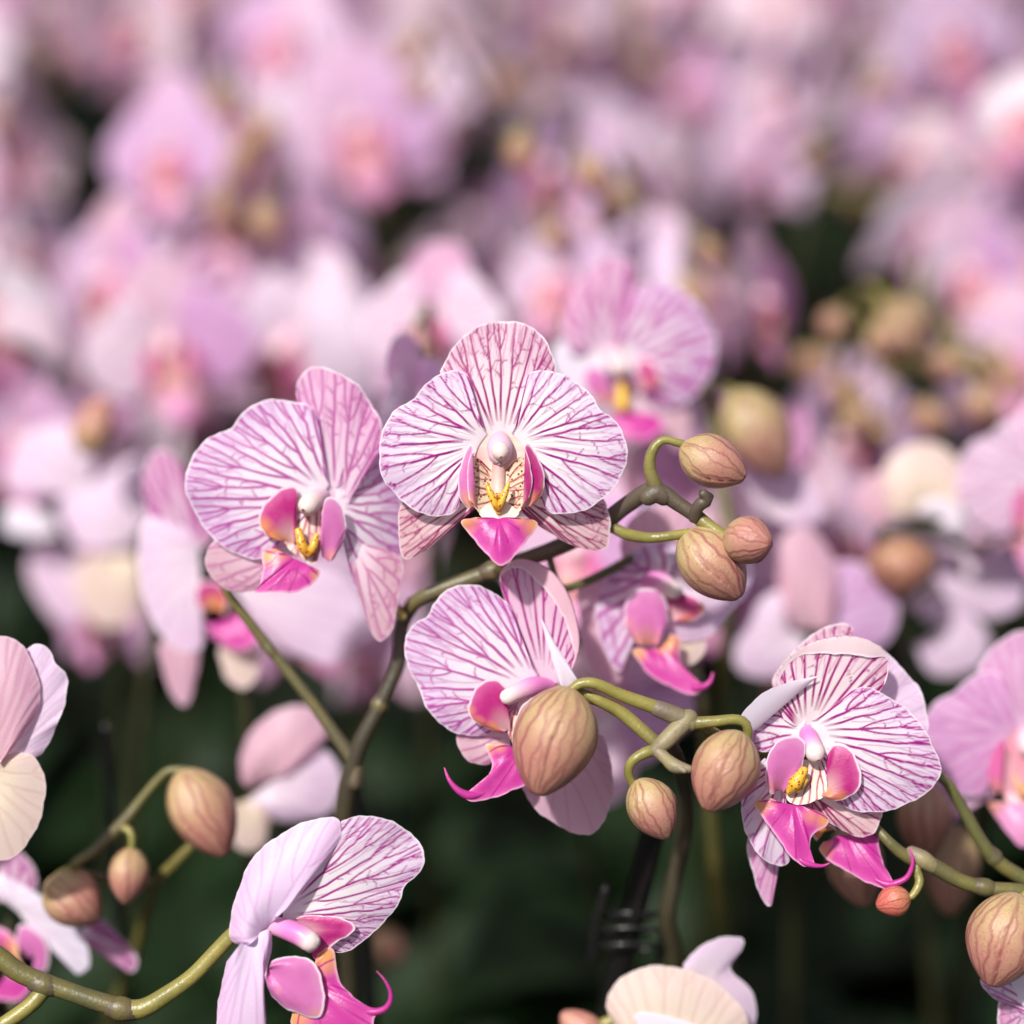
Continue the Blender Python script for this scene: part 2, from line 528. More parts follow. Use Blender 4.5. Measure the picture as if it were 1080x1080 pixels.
    for (x, y, rd, amt) in tones:
        dd = np.hypot(P[..., 0] - x, P[..., 1] - y)
        tone = np.maximum(tone, amt * np.clip(1.25 - dd / rd, 0, 1) ** 0.9)
    seg = np.linalg.norm((E - (Fd if fold is not None else B))[:, :2], axis=1)[:, None]
    edge = (1 - rr) * np.maximum(seg, 1) / ((1 - rf) if fold is not None else 1)
    g.add(P.reshape(-1, 3), grid_faces(nT, nR), mat, vein=vein.ravel(), edge=edge.ravel(), tone=np.clip(tone, 0, 1).ravel(),
          fold=foldA.ravel(), rr=rr.ravel())


def tube(g, mat, pts, radii, n=14, res=3.0, tone=None, lump=0.0, seed=3, caps=True):
    P = np.asarray(pts, float)
    rd = np.asarray(radii if hasattr(radii, '__len__') else [radii] * len(P), float)
    tn = np.asarray(tone if tone is not None and hasattr(tone, '__len__') else [tone or 0] * len(P), float)
    if len(rd) != len(P): rd = np.interp(np.linspace(0, 1, len(P)), np.linspace(0, 1, len(rd)), rd)
    if len(tn) != len(P): tn = np.interp(np.linspace(0, 1, len(P)), np.linspace(0, 1, len(tn)), tn)
    L = np.linalg.norm(np.diff(P, axis=0), axis=1).sum()
    m = int(max(4, min(160, L / res)))
    Q = catmull(np.c_[P, rd, tn], m)
    C, Rr, T = Q[:, :3], np.maximum(Q[:, 3], 1e-6), Q[:, 4]
    if caps:  # rounded ends
        d0 = C[0] - C[1]; d0 /= np.linalg.norm(d0) + 1e-9
        d1 = C[-1] - C[-2]; d1 /= np.linalg.norm(d1) + 1e-9
        a = np.array([0.98, 0.8, 0.45])
        C = np.vstack((C[0] + d0 * Rr[0] * a[:, None], C, C[-1] + d1 * Rr[-1] * a[::-1, None]))
        s = np.sqrt(1 - a * a)
        Rr = np.r_[Rr[0] * s, Rr, Rr[-1] * s[::-1]]
        T = np.r_[[T[0]] * 3, T, [T[-1]] * 3]
    tan = np.gradient(C, axis=0)
    tan /= np.linalg.norm(tan, axis=1)[:, None] + 1e-12
    up = np.array((0.13, 0.21, 0.97))
    N = []
    cur = np.cross(tan[0], up)
    cur /= np.linalg.norm(cur)
    for k in range(len(C)):
        cur = cur - tan[k] * (cur @ tan[k])
        cur /= np.linalg.norm(cur) + 1e-12
        N.append(cur.copy())
    N = np.array(N)
    Bn = np.cross(tan, N)
    th = np.linspace(0, 2 * np.pi, n, endpoint=False)
    rg = np.random.default_rng(seed)
    lm = 1 + lump * np.sin(np.linspace(0, L / (4 * max(rd.max(), 1e-9)), len(C)) + rg.random() * 6)[:, None] * np.sin(th + rg.random() * 6)[None]
    V = C[:, None] + (N[:, None] * np.cos(th)[None, :, None] + Bn[:, None] * np.sin(th)[None, :, None]) * (Rr[:, None] * lm)[..., None]
    g.add(V.reshape(-1, 3), grid_faces(len(C), n, True), mat, tone=np.repeat(T, n), rr=np.repeat(np.linspace(0, 1, len(C)), n))


def bud_geo(mat, L, Wd, nu=56, nv=84, seed=1, tipx=0.0, nveins=15):
    """bud along +z from its attachment at the origin"""
    rg = np.random.default_rng(seed)
    g = Geo()
    u = np.linspace(0, 1, nu)
    u = 0.5 - 0.5 * np.cos(np.pi * u)
    th = np.linspace(0, 2 * np.pi, nv, endpoint=False)
    R = np.sin(np.pi * np.clip(u, 0, 1) ** 0.92) ** 0.58
    R = R * (1 - 0.10 * u)
    nub = np.exp(-((u - 1.0) / 0.045) ** 2) * 0.09
    R = np.maximum(R, 0) + nub * (1 - np.clip((u - 0.995) / 0.005, 0, 1)) * 0.6
    R[0] = 0.05
    R[-1] = 0.004
    U, T = np.meshgrid(u, th, indexing='ij')
    off = math.pi / 2 + rg.uniform(-0.5, 0.5)
    seam = np.zeros_like(U)
    twist = 0.5 * (rg.random() - 0.3)
    for k in range(3):
        a = off + k * 2 * np.pi / 3 + rg.normal(0, 0.12) + twist * U + 0.12 * np.sin(4 * U + k)
        d = (T - a + np.pi) % (2 * np.pi) - np.pi
        # overlap step: one side high, other low
        st = np.where(d > 0, np.exp(-d / 0.35), -np.exp(d / 0.05))
        seam += st * np.clip((U - 0.08) / 0.3, 0, 1) * np.clip((1.02 - U) / 0.1, 0, 1)
    vein = np.zeros_like(U)
    for k in range(nveins):
        a = (k + rg.normal(0, 0.32)) * 2 * np.pi / nveins + twist * U + 0.09 * np.sin(U * 9 + rg.random() * 6) + 0.03 * np.sin(U * 31 + rg.random() * 6)
        d = np.abs((T - a + np.pi) % (2 * np.pi) - np.pi) * np.maximum(R[:, None], 0.15) * Wd / 2
        wv = (0.014 + 0.016 * rg.random()) * Wd
        st = 0.5 + 0.5 * rg.random()
        vein = np.maximum(vein, st * np.clip(1.4 - d / wv, 0, 1))
    vein = np.maximum(vein, np.clip(-seam * 1.1, 0, 1))
    vein *= np.clip(U / 0.08, 0, 1)
    low = 1 + 0.03 * np.sin(2 * T + rg.random() * 6) + 0.02 * np.sin(3 * T + 5 * U)
    RR = R[:, None] * Wd / 2 * low * (1 + 0.06 * seam - 0.011 * vein)
    bend = tipx * (U ** 2) * Wd
    V = np.stack((RR * np.cos(T) + bend, RR * np.sin(T) * 0.94, U * L), -1)
    g.add(V.reshape(-1, 3), grid_faces(nu, nv, True), mat, vein=vein.ravel(), rr=U.ravel())
    return g


# ------------------------------------------------------------------ object helpers
def tag(o, label=None, cat=None, group=None, kind=None):
    if label: o['label'] = label
    if cat: o['category'] = cat
    if group: o['group'] = group
    if kind: o['kind'] = kind
    return o


def link(o, parent=None):
    COL.objects.link(o)
    if parent is not None:
        o.parent = parent
    return o


def plant_root(xy, label, group=None, z=0.0, name='orchid_plant', cat='orchid plant'):
    e = bpy.data.objects.new(name, None)
    e.empty_display_size = 0.02
    e.location = (xy[0], xy[1], z)
    link(e)
    tag(e, label, cat, group)
    return e


def child(name, me, parent, world=None, rot=None, scale=1.0, label=None):
    """a mesh child; parents are unrotated empties, or nested ones with identity basis"""
    o = bpy.data.objects.new(name, me)
    link(o, parent)
    if world is not None:
        o.location = Vector(world) - Vector(parent.location)
    if rot is not None:
        o.rotation_mode = 'QUATERNION'
        o.rotation_quaternion = rot.to_quaternion()
    o.scale = (scale,) * 3
    if label: o['label'] = label
    return o


def frame_from(n, up=(0, 0, 1)):
    z = Vector(n).normalized()
    x = Vector(up).cross(z)
    if x.length < 1e-5: x = Vector((1, 0, 0))
    x.normalize()
    y = z.cross(x)
    return Matrix((x, y, z)).transposed()


def flower_empty(parent, world, rot, label=None):
    o = bpy.data.objects.new('flower', None)
    o.empty_display_size = 0.01
    link(o, parent)
    o.location = Vector(world) - Vector(parent.location)
    o.rotation_mode = 'QUATERNION'
    o.rotation_quaternion = rot.to_quaternion()
    if label: o['label'] = label
    return o


class Trace:
    """points read in an enlarged crop -> flower coordinates"""
    def __init__(self, ox, oy, s, cx, cy):
        self.a = (ox, oy, s, cx, cy)

    def __call__(self, *pts):
        ox, oy, s, cx, cy = self.a
        out = []
        for p in pts:
            q = (ox + p[0] / s - cx, -(oy + p[1] / s - cy))
            out.append(q + tuple(p[2:3]))
        return out

    def tones(self, *pts):
        ox, oy, s, cx, cy = self.a
        return [(ox + p[0] / s - cx, -(oy + p[1] / s - cy), p[2], p[3]) for p in pts]


V9 = dict(n=9, gap=(15, 6.0), w=1.5)


def VV(n=9, gap=(15, 6.0), w=1.5, **k):
    d = dict(n=n, gap=gap, w=w)
    d.update(k)
    return d


# each flower is a list of (part name, [fan / tube pieces])
def build_flower(parent, cx, cy, d, parts, label, resmul=1.0, back=0.0):
    s = d / F
    fe = flower_empty(parent, W(cx, cy, d), CAMROT, label)
    for name, pieces in parts:
        g = Geo()
        for pc in pieces:
            pc = dict(pc)
            kind = pc.pop('k', 'fan')
            if kind == 'fan':
                pc['res'] = pc.get('res', 1.7) * resmul
                fan(g, **pc)
            elif kind == 'tube':
                tube(g, **pc)
        o = child(name, g.mesh(name, s), fe)
    return fe


def knob(T, pts, radii, mat, tone):
    return dict(k='tube', mat=mat, pts=[p if len(p) == 3 else p + (0,) for p in T(*pts)], radii=radii, n=20, res=1.5, tone=tone)


FL = {}
# ---------------- H1: the sharp striped flower
def flower_main(cx=527, cy=482):
    T = Trace(390, 320, 3.857, cx, cy)
    P = []
    P.append(('dorsal_sepal', [dict(mat=M_SEP, base=T((470, 560), (600, 560)), z0=-5,
        ends=T((430, 500), (345, 400), (292, 300), (300, 245), (345, 165), (415, 102), (500, 72), (560, 66), (630, 78), (692, 120), (740, 195), (758, 275), (715, 400), (635, 500)),
        tilt=(0, -0.05), bulge=6, ruffle=1.2, veins=VV(17, (22, 8.5), 2.0, wob=0.6, cross=1.0, xn=8), seed=11, cup=2)]))
    P.append(('lateral_sepal', [dict(mat=M_LSEP, base=T((500, 700), (480, 800)), z0=-9,
        ends=T((330, 650), (200, 720), (130, 800), (112, 880), (112, 960), (128, 1025), (152, 1042), (230, 1002), (300, 945), (350, 900), (410, 850)), tilt=(0.05, 0.1),
        bulge=5, veins=VV(8, (11, 6), 1.6, xn=6), seed=12, tones=())]))
    P.append(('lateral_sepal', [dict(mat=M_LSEP, base=T((580, 800), (560, 700)), z0=-9,
        ends=T((625, 860), (700, 912), (790, 968), (860, 1000), (950, 1002), (976, 980), (982, 880), (950, 790), (880, 720), (740, 660)), tilt=(-0.05, 0.1),
        bulge=5, veins=VV(8, (11, 6), 1.6, xn=6), seed=13)]))
    P.append(('petal', [dict(mat=M_PET, base=T((480, 530), (430, 600)), z0=2,
        ends=T((447, 500), (418, 440), (403, 380), (409, 315), (390, 284), (345, 274), (285, 290), (228, 332), (170, 392), (112, 430), (68, 488), (43, 560), (40, 640), (58, 715), (98, 770), (140, 812), (190, 846), (250, 861), (310, 864), (352, 846), (372, 790), (372, 700), (395, 640)),
        tilt=(-0.06, 0.0), bulge=5, ruffle=1.8, veins=VV(13, (14, 6.0), 2.0), seed=14, striae=0.3)]))
    P.append(('petal', [dict(mat=M_PET, base=T((640, 600), (575, 530)), z0=2,
        ends=T((680, 650), (705, 720), (705, 800), (722, 842), (770, 860), (830, 852), (890, 832), (950, 792), (1002, 740), (1032, 680), (1046, 600), (1030, 530), (990, 470), (932, 430), (892, 362), (830, 312), (760, 282), (690, 274), (650, 286), (632, 322), (636, 385), (622, 450), (592, 510)),
        tilt=(0.06, 0.0), bulge=5, ruffle=1.8, veins=VV(13, (14, 6.0), 2.0), seed=15, striae=0.3)]))
    # speckled walls of the throat
    P.append(('throat', [
        dict(mat=M_THROAT, base=T((505, 690, 8), (515, 850, 12)), z0=0, res=1.2, ends=T((455, 640, 16), (420, 625, 20), (398, 665, 22), (392, 740, 22), (408, 795, 20), (445, 850, 18), (490, 880, 16)), bulge=-3, veins=VV(5, (6, 4), 1.0, end=0.8), seed=3),
        dict(mat=M_THROAT, base=T((545, 850, 12), (540, 690, 8)), z0=0, res=1.2, ends=T((560, 880, 16), (605, 850, 18), (640, 800, 20), (662, 740, 22), (655, 665, 22), (625, 625, 20), (580, 645, 16)), bulge=-3, veins=VV(5, (6, 4), 1.0, end=0.8), seed=4),
        dict(mat=M_THROATW, base=T((500, 800, 10), (550, 800, 10)), z0=0, res=1.5, ends=T((480, 815, 14), (445, 850, 17), (475, 882, 20), (525, 900, 24), (572, 882, 20), (608, 850, 17), (568, 815, 14)), bulge=2, tones=T.tones((525, 870, 4, 0.5)))]))
    P.append(('side_lobe', [dict(mat=M_LOBEV, base=T((445, 835, 16), (420, 830, 14)), res=1.2,
        ends=T((405, 800, 24), (398, 720, 27), (403, 650, 30), (417, 600, 31), (412, 574, 31), (394, 598, 27), (374, 655, 23), (361, 730, 20), (366, 790, 17), (395, 832, 15)),
        bulge=4, tones=T.tones((400, 815, 14, 0.9)), seed=5)]))
    P.append(('side_lobe', [dict(mat=M_LOBE, base=T((640, 828, 14), (610, 835, 16)), res=1.2,
        ends=T((668, 815, 15), (698, 785, 17), (711, 730, 20), (695, 655, 23), (665, 598, 27), (640, 572, 31), (632, 590, 31), (650, 650, 30), (662, 720, 27), (648, 790, 24)),
        bulge=4, tones=T.tones((690, 810, 12, 0.9), (715, 740, 7, 0.5)), seed=6)]))
    P.append(('lip', [dict(mat=M_LIP, base=T((505, 870, 20), (545, 870, 20)), res=1.2,
        ends=T((430, 868, 20), (372, 886, 17), (395, 925, 20), (445, 980, 26), (490, 1035, 32), (512, 1058, 35), (530, 1066, 36), (552, 1058, 35), (598, 1015, 32), (640, 962, 26), (684, 905, 18), (675, 882, 17), (610, 872, 20)),
        bulge=6, keel=7, ruffle=2.2, tones=T.tones((372, 886, 17, 1.0), (430, 868, 8, 0.8), (684, 895, 17, 1.0), (620, 870, 9, 0.8)), veins=VV(6, (99, 99), 1.1, cross=0, wob=.3, end=.6), seed=7)]))
    P.append(('callus', [
        dict(k='tube', mat=M_CALLUS, pts=T((478, 735, 26), (492, 775, 27), (510, 815, 27), (522, 838, 24)), radii=[1.8, 3.4, 3.6, 3.0], n=12, res=1.0, tone=[0, 0, 0.1, 0.6]),
        dict(k='tube', mat=M_CALLUS, pts=T((563, 735, 26), (550, 775, 27), (534, 815, 27), (524, 838, 24)), radii=[1.8, 3.4, 3.6, 3.0], n=12, res=1.0, tone=[0, 0, 0.1, 0.6]),
        dict(mat=M_CALLUS, base=T((521, 800, 25), (524, 800, 25)), res=1.0, ends=T((500, 772, 24), (484, 760, 25), (476, 735, 25), (484, 790, 25), (502, 832, 25), (522, 852, 24), (542, 832, 25), (556, 790, 25), (564, 735, 25), (556, 760, 25), (540, 772, 24), (522, 786, 24)), tones=T.tones((522, 800, 6, .8))),
        dict(k='tube', mat=M_CALLUS, pts=T((505, 790, 24), (522, 782, 25), (540, 790, 24)), radii=[2.5, 3.0, 2.5], n=10, res=1.0, tone=0.25)]))
    P.append(('column', [
        dict(mat=M_THROATW, base=T((525, 600, -4), (533, 600, -4)), res=2, ends=T((520, 520, 1), (450, 545, 1), (395, 600, 3), (400, 680, 6), (450, 740, 8), (530, 760, 8), (610, 740, 8), (660, 680, 6), (665, 600, 3), (610, 545, 1), (535, 520, 1)), tones=T.tones((430, 640, 14, .7), (630, 640, 14, .7))),
        dict(k='tube', mat=M_COLUMN, pts=T((528, 560, -4), (529, 585, 8), (529, 612, 13)), radii=[11.5, 13.5, 12.5], n=28, res=1.2, tone=[0.1, 0.0, 0.2]),
        dict(k='tube', mat=M_COLUMN, pts=T((531, 600, 20), (532, 607, 22)), radii=[9.6, 9.2], n=24, res=1.0, tone=1.0),
        dict(k='tube', mat=M_COLUMN, pts=T((529, 632, 17), (528, 652, 17)), radii=[4.5, 2.2], n=14, res=1.0, tone=0.3),
        dict(k='tube', mat=M_THROATW, pts=T((526, 655, 8), (524, 720, 8), (523, 790, 11)), radii=[7.0, 7.5, 6.5], n=18, res=1.2, tone=[0.5, 0.25, 0.0])]))
    return P


def flower_left(cx=322, cy=520):
    T = Trace(180, 320, 2.919, cx, cy)
    P = []
    P.append(('dorsal_sepal', [dict(mat=M_SEP2, base=T((465, 625), (545, 625)), z0=-5,
        ends=T((460, 500), (430, 390), (385, 300), (392, 235), (425, 195), (460, 192), (520, 215), (580, 255), (620, 312), (650, 380), (640, 460), (580, 540)), bulge=6, ruffle=1.5, veins=VV(7, (14, 8), 2.0, soft=1.6), seed=21, tilt=(0.1, 0))]))
    P.append(('lateral_sepal', [dict(mat=M_LSEP2, base=T((400, 720), (380, 800)), z0=-9,
        ends=T((250, 700), (130, 735), (103, 800), (128, 850), (170, 882), (235, 888), (300, 880), (350, 850)), bulge=5, veins=VV(5, (12, 8), 1.4, soft=1.6), seed=22)]))
    P.append(('lateral_sepal', [dict(mat=M_LSEP2, base=T((540, 760), (590, 740)), z0=-9,
        ends=T((560, 830), (585, 920), (605, 990), (628, 1036), (652, 1040), (682, 1000), (700, 920), (714, 830), (700, 780), (650, 750)), bulge=5, veins=VV(5, (11, 8), 1.4, soft=1.6), seed=23)]))
    P.append(('petal', [dict(mat=M_PET2, base=T((490, 560), (450, 620)), z0=2,
        ends=T((462, 510), (455, 440), (462, 375), (440, 330), (400, 305), (300, 297), (225, 335), (180, 385), (108, 422), (64, 480), (46, 550), (72, 640), (120, 712), (185, 763), (245, 787), (292, 780), (330, 740), (370, 680)),
        bulge=7, ruffle=2.0, veins=VV(12, (14, 7.0), 2.1, soft=1.4), seed=24)]))
    P.append(('petal', [dict(mat=M_PET2, base=T((512, 660), (505, 570)), z0=0,
        ends=T((545, 700), (558, 800), (562, 868), (590, 884), (640, 862), (690, 812), (714, 740), (712, 640), (690, 570), (655, 520), (650, 440), (640, 370), (610, 342), (578, 358), (565, 450), (545, 540)),
        bulge=6, ruffle=1.0, tilt=(-0.5, 0), veins=VV(11, (10, 6.5), 1.6, soft=1.6), seed=25)]))
    P.append(('side_lobe', [dict(mat=M_LOBE, base=T((385, 745, 12), (350, 730, 12)), ends=T((392, 700, 14), (395, 620, 14), (388, 568, 16), (345, 572, 20), (300, 610, 22), (278, 660, 22), (295, 705, 20), (330, 728, 16)), bulge=5, res=1.4, tones=T.tones((290, 690, 12, 0.9), (320, 720, 10, 1), (350, 730, 8, .8)), seed=1)]))
    P.append(('throat', [dict(mat=M_THROATW, base=T((400, 600, 8), (470, 600, 8)), ends=T((350, 620, 10), (350, 720, 12), (400, 780, 16), (450, 800, 16), (475, 720, 12)), bulge=-3, res=2, veins=VV(5, (9, 8), 1.6, soft=1.6))]))
    P.append(('side_lobe', [dict(mat=M_LOBEV, base=T((470, 780, 14), (490, 795, 14)), ends=T((468, 720, 22), (472, 640, 26), (490, 600, 27), (525, 612, 24), (545, 670, 20), (535, 735, 16), (505, 785, 14)), bulge=5, res=1.4, tones=T.tones((500, 775, 8, 0.6)))]))
    P.append(('lip', [dict(mat=M_LIP, base=T((370, 775, 18), (420, 800, 18)), ends=T((330, 755, 16), (288, 762, 15), (292, 820, 22), (286, 862, 26), (266, 884, 24), (285, 890, 27), (330, 886, 30), (390, 888, 30), (440, 862, 26), (468, 828, 20), (450, 812, 18)), bulge=4, res=1.4, keel=4,
        tones=T.tones((310, 770, 14, 1), (340, 760, 12, .8), (462, 835, 9, 0.9)), veins=VV(4, (14, 12), 1.3, cross=0, soft=1.6))]))
    P.append(('callus', [
        dict(k='tube', mat=M_CALLUS, pts=T((400, 700, 22), (412, 745, 24), (425, 770, 22)), radii=[4, 5.5, 4], n=12, res=1.2, tone=[0, .2, .4]),
        dict(k='tube', mat=M_CALLUS, pts=T((455, 715, 22), (445, 750, 24), (432, 770, 22)), radii=[3, 5.0, 4], n=12, res=1.2, tone=[0, .2, .4])]))
    P.append(('column', [dict(k='tube', mat=M_COLUMN, pts=T((465, 590, -4), (442, 608, 14), (430, 622, 22)), radii=[9, 11, 11], n=22, res=1.5, tone=[0, .6, 1])]))
    return P


def flower_low(cx=555, cy=722):
    T = Trace(420, 570, 3.377, cx, cy)
    P = []
    P.append(('dorsal_sepal', [dict(mat=M_SEP3, base=T((480, 500), (560, 510)), z0=-5, rf=0.82,
        fold=T((470, 440), (432, 335), (385, 230), (362, 150), (368, 105), (425, 66), (500, 80), (562, 122), (612, 200), (640, 300), (645, 380), (622, 455), (600, 490)),
        ends=T((470, 440), (434, 335), (388, 230), (366, 150), (380, 112), (440, 100), (505, 160), (560, 222), (595, 290), (612, 350), (622, 400), (612, 455), (600, 490)),
        bulge=4, veins=VV(14, (20, 9), 1.9, wob=.6, end=0.8, xn=6), seed=31, tilt=(0.1, 0))]))
    P.append(('petal', [dict(mat=M_WHITE, base=T((590, 530), (640, 500)), z0=6, ends=T((570, 500), (540, 400), (510, 285), (514, 283), (560, 368), (600, 430), (640, 495)), bulge=3, res=1.4)]))
    P.append(('lateral_sepal', [dict(mat=M_PINK, base=T((520, 700), (650, 680)), z0=-14,
        ends=T((440, 780), (428, 855), (480, 950), (550, 1012), (640, 1052), (700, 1046), (750, 980), (768, 880), (757, 780), (735, 700)), bulge=9, keel=4, veins=VV(6, (22, 16), 1.3, cross=0, soft=1.5), seed=33)]))
    P.append(('lateral_sepal', [dict(mat=M_LSEP2, base=T((400, 690), (400, 740)), z0=-9,
        ends=T((300, 660), (212, 690), (213, 740), (250, 790), (310, 802), (350, 780)), bulge=4, veins=VV(4, (11, 8), 1.3, soft=1.5), seed=34)]))
    P.append(('petal', [dict(mat=M_PET2, base=T((500, 480), (440, 560)), z0=2,
        ends=T((478, 445), (440, 350), (402, 245), (350, 190), (270, 158), (190, 168), (130, 215), (104, 270), (50, 302), (23, 360), (27, 430), (68, 510), (92, 580), (140, 642), (200, 682), (270, 699), (330, 685), (375, 640), (400, 600)),
        bulge=7, ruffle=2, veins=VV(12, (14, 7.0), 2.1, soft=1.2), seed=35)]))
    P.append(('side_lobe', [dict(mat=M_LOBE, base=T((400, 680, 12), (390, 670, 12)), ends=T((395, 600, 12), (385, 530, 14), (355, 492, 18), (300, 500, 22), (260, 545, 24), (252, 610, 24), (290, 648, 20), (360, 680, 14)), bulge=5, res=1.3, tones=T.tones((280, 650, 10, .9), (330, 670, 10, 1), (256, 600, 7, .6)), edge=None) if False else
        dict(mat=M_LOBE, base=T((400, 680, 12), (390, 670, 12)), ends=T((395, 600, 12), (385, 530, 14), (355, 492, 18), (300, 500, 22), (260, 545, 24), (252, 610, 24), (290, 648, 20), (360, 680, 14)), bulge=5, res=1.3, tones=T.tones((280, 650, 10, .9), (330, 670, 10, 1), (256, 600, 7, .6)))]))
    P.append(('throat', [dict(mat=M_THROATW, base=T((400, 560, 6), (480, 560, 6)), ends=T((385, 600, 8), (390, 680, 12), (420, 730, 14), (450, 720, 14), (480, 600, 10)), bulge=-2, res=1.6, veins=VV(4, (9, 8), 1.5))]))
    P.append(('side_lobe', [dict(mat=M_LOBEV, base=T((450, 770, 16), (490, 770, 12)), ends=T((428, 740, 22), (420, 690, 24), (422, 630, 26), (445, 578, 27), (488, 553, 25), (520, 600, 20), (520, 700, 14)), bulge=5, res=1.3)]))
    P.append(('lip', [dict(mat=M_LIP, base=T((400, 725, 16), (450, 760, 14)), ends=T((360, 715, 16), (312, 722, 15), (335, 790, 18), (318, 840, 22), (290, 866, 26), (262, 876, 28), (240, 890, 29), (246, 908, 30), (270, 917, 30), (330, 906, 28), (400, 882, 26), (460, 858, 22), (470, 800, 16)), bulge=3, res=1.2, keel=4,
        tones=T.tones((320, 725, 10, 1), (360, 718, 9, .9)), veins=VV(4, (99, 99), 1.2, cross=0, wob=.4)),
        dict(k='tube', mat=M_LIP, pts=T((330, 880, 25), (268, 895, 28), (235, 888, 30), (205, 866, 31), (182, 835, 30), (168, 800, 28)), radii=[1.5, 4.6, 4.2, 3.0, 2.0, 0.8], n=12, res=1.2)]))
    P.append(('column', [dict(k='tube', mat=M_COLUMNP, pts=T((540, 520, -8), (480, 518, 8), (425, 535, 20), (390, 550, 24)), radii=[8, 10.5, 9, 8.5], n=22, res=1.3, tone=[0, 0, .6, 1])]))
    return P


def flower_right(cx=855, cy=795):
    T = Trace(690, 640, 3.375, cx, cy)
    P = []
    P.append(('dorsal_sepal', [dict(mat=M_SEP, base=T((510, 430), (600, 430)), z0=-3, rf=0.8,
        fold=T((460, 400), (430, 300), (445, 215), (495, 160), (560, 122), (620, 104), (690, 98), (760, 113), (822, 165), (832, 230), (800, 300), (700, 380)),
        ends=T((462, 400), (436, 305), (456, 230), (505, 178), (560, 168), (620, 163), (690, 167), (760, 178), (824, 182), (828, 235), (797, 302), (700, 382)),
        bulge=4, veins=VV(16, (18, 8), 2.0, wob=.6, end=0.79, xn=7), seed=41, tilt=(0, 0.08))]))
    P.append(('petal', [
        dict(mat=M_PET, base=T((540, 400), (520, 470)), z0=0, ends=T((562, 260), (500, 285), (430, 325), (365, 395), (335, 450), (345, 500), (400, 520), (440, 490)), bulge=-4, veins=VV(8, (13, 8), 1.7), seed=42),
        dict(mat=M_WHITE, base=T((345, 450, 5), (575, 246, 12)), res=1.3, ends=T((318, 430, 12), (302, 385, 16), (340, 335, 19), (400, 290, 20), (480, 260, 19), (574, 243, 14)), bulge=2)]))
    P.append(('lateral_sepal', [dict(mat=M_PET, base=T((440, 560), (470, 640)), z0=-7,
        ends=T((395, 540), (350, 600), (316, 680), (312, 740), (330, 810), (372, 882), (430, 926), (470, 926), (486, 900), (470, 850), (450, 780)), bulge=6, veins=VV(5, (13, 7), 1.8), seed=43, ruffle=2)]))
    P.append(('lateral_sepal', [dict(mat=M_LSEP, base=T((520, 640), (560, 620)), z0=-7,
        ends=T((512, 680), (590, 752), (680, 802), (740, 822), (785, 812), (804, 780), (815, 720), (760, 680), (640, 640)), bulge=4, veins=VV(6, (12, 7), 1.8), seed=44)]))
    P.append(('petal', [dict(mat=M_PET, base=T((572, 505), (552, 405)), z0=3,
        ends=T((650, 560), (665, 640), (640, 685), (670, 708), (730, 727), (800, 727), (870, 707), (950, 672), (1000, 622), (1012, 560), (982, 480), (940, 410), (880, 350), (800, 300), (740, 284), (700, 298), (640, 350), (605, 385)),
        bulge=7, ruffle=1.8, veins=VV(13, (14, 6.0), 2.0), seed=45, tilt=(0.05, 0))]))
    P.append(('throat', [dict(mat=M_THROATW, base=T((530, 540, 8), (600, 540, 8)), ends=T((480, 560, 10), (450, 640, 14), (480, 690, 18), (540, 690, 18), (600, 665, 16), (640, 620, 14), (630, 560, 10)), bulge=-2, res=1.3, veins=VV(7, (8, 7), 1.6, cross=0), seed=8)]))
    P.append(('side_lobe', [dict(mat=M_LOBE, base=T((590, 655, 12), (610, 640, 12)), ends=T((585, 668, 14), (640, 684, 18), (695, 660, 22), (722, 610, 24), (715, 545, 22), (682, 492, 18), (640, 482, 14), (612, 520, 10), (605, 600, 10)), bulge=5, res=1.3, tones=T.tones((650, 675, 10, .8), (610, 662, 9, .8)))]))
    P.append(('side_lobe', [dict(mat=M_LOBEV, base=T((425, 650, 16), (450, 650, 12)), ends=T((405, 660, 20), (385, 605, 24), (392, 530, 27), (428, 465, 29), (480, 448, 28), (524, 470, 26), (520, 535, 24), (492, 600, 20), (455, 648, 16)), bulge=6, res=1.3, tones=T.tones((400, 640, 14, .45)))]))
    P.append(('lip', [dict(mat=M_LIP, base=T((450, 690, 16), (520, 700, 16)), ends=T((410, 674, 16), (365, 684, 14), (352, 702, 14), (385, 750, 20), (440, 830, 26), (480, 878, 30), (515, 905, 30), (545, 908, 30), (556, 895, 30), (543, 850, 28), (552, 800, 24), (600, 770, 20), (612, 740, 18), (570, 715, 16)), bulge=4, res=1.2, keel=5,
        tones=T.tones((362, 695, 13, 1), (400, 680, 9, .7), (600, 750, 12, .9), (550, 735, 10, .5)), veins=VV(5, (99, 99), 1.4, cross=0, wob=.4), seed=46),
        dict(k='tube', mat=M_LIP, pts=T((490, 870, 28), (520, 893, 30), (555, 903, 31), (585, 904, 31), (606, 896, 31)), radii=[1.0, 3.0, 2.6, 1.6, 0.8], n=12, res=1.2)]))
    P.append(('callus', [
        dict(k='tube', mat=M_CALLUS, pts=T((472, 645, 22), (492, 615, 25), (520, 575, 24)), radii=[4, 7.5, 5], n=14, res=1.0, tone=0),
        dict(k='tube', mat=M_CALLUS, pts=T((500, 640, 22), (525, 610, 22)), radii=[4, 4], n=12, res=1.0, tone=0.1)]))
    P.append(('column', [dict(k='tube', mat=M_COLUMNP, pts=T((545, 440, -7), (550, 470, 8), (563, 512, 20)), radii=[8, 10.5, 10.5], n=22, res=1.3, tone=[.3, 0.0, 1])]))
    return P


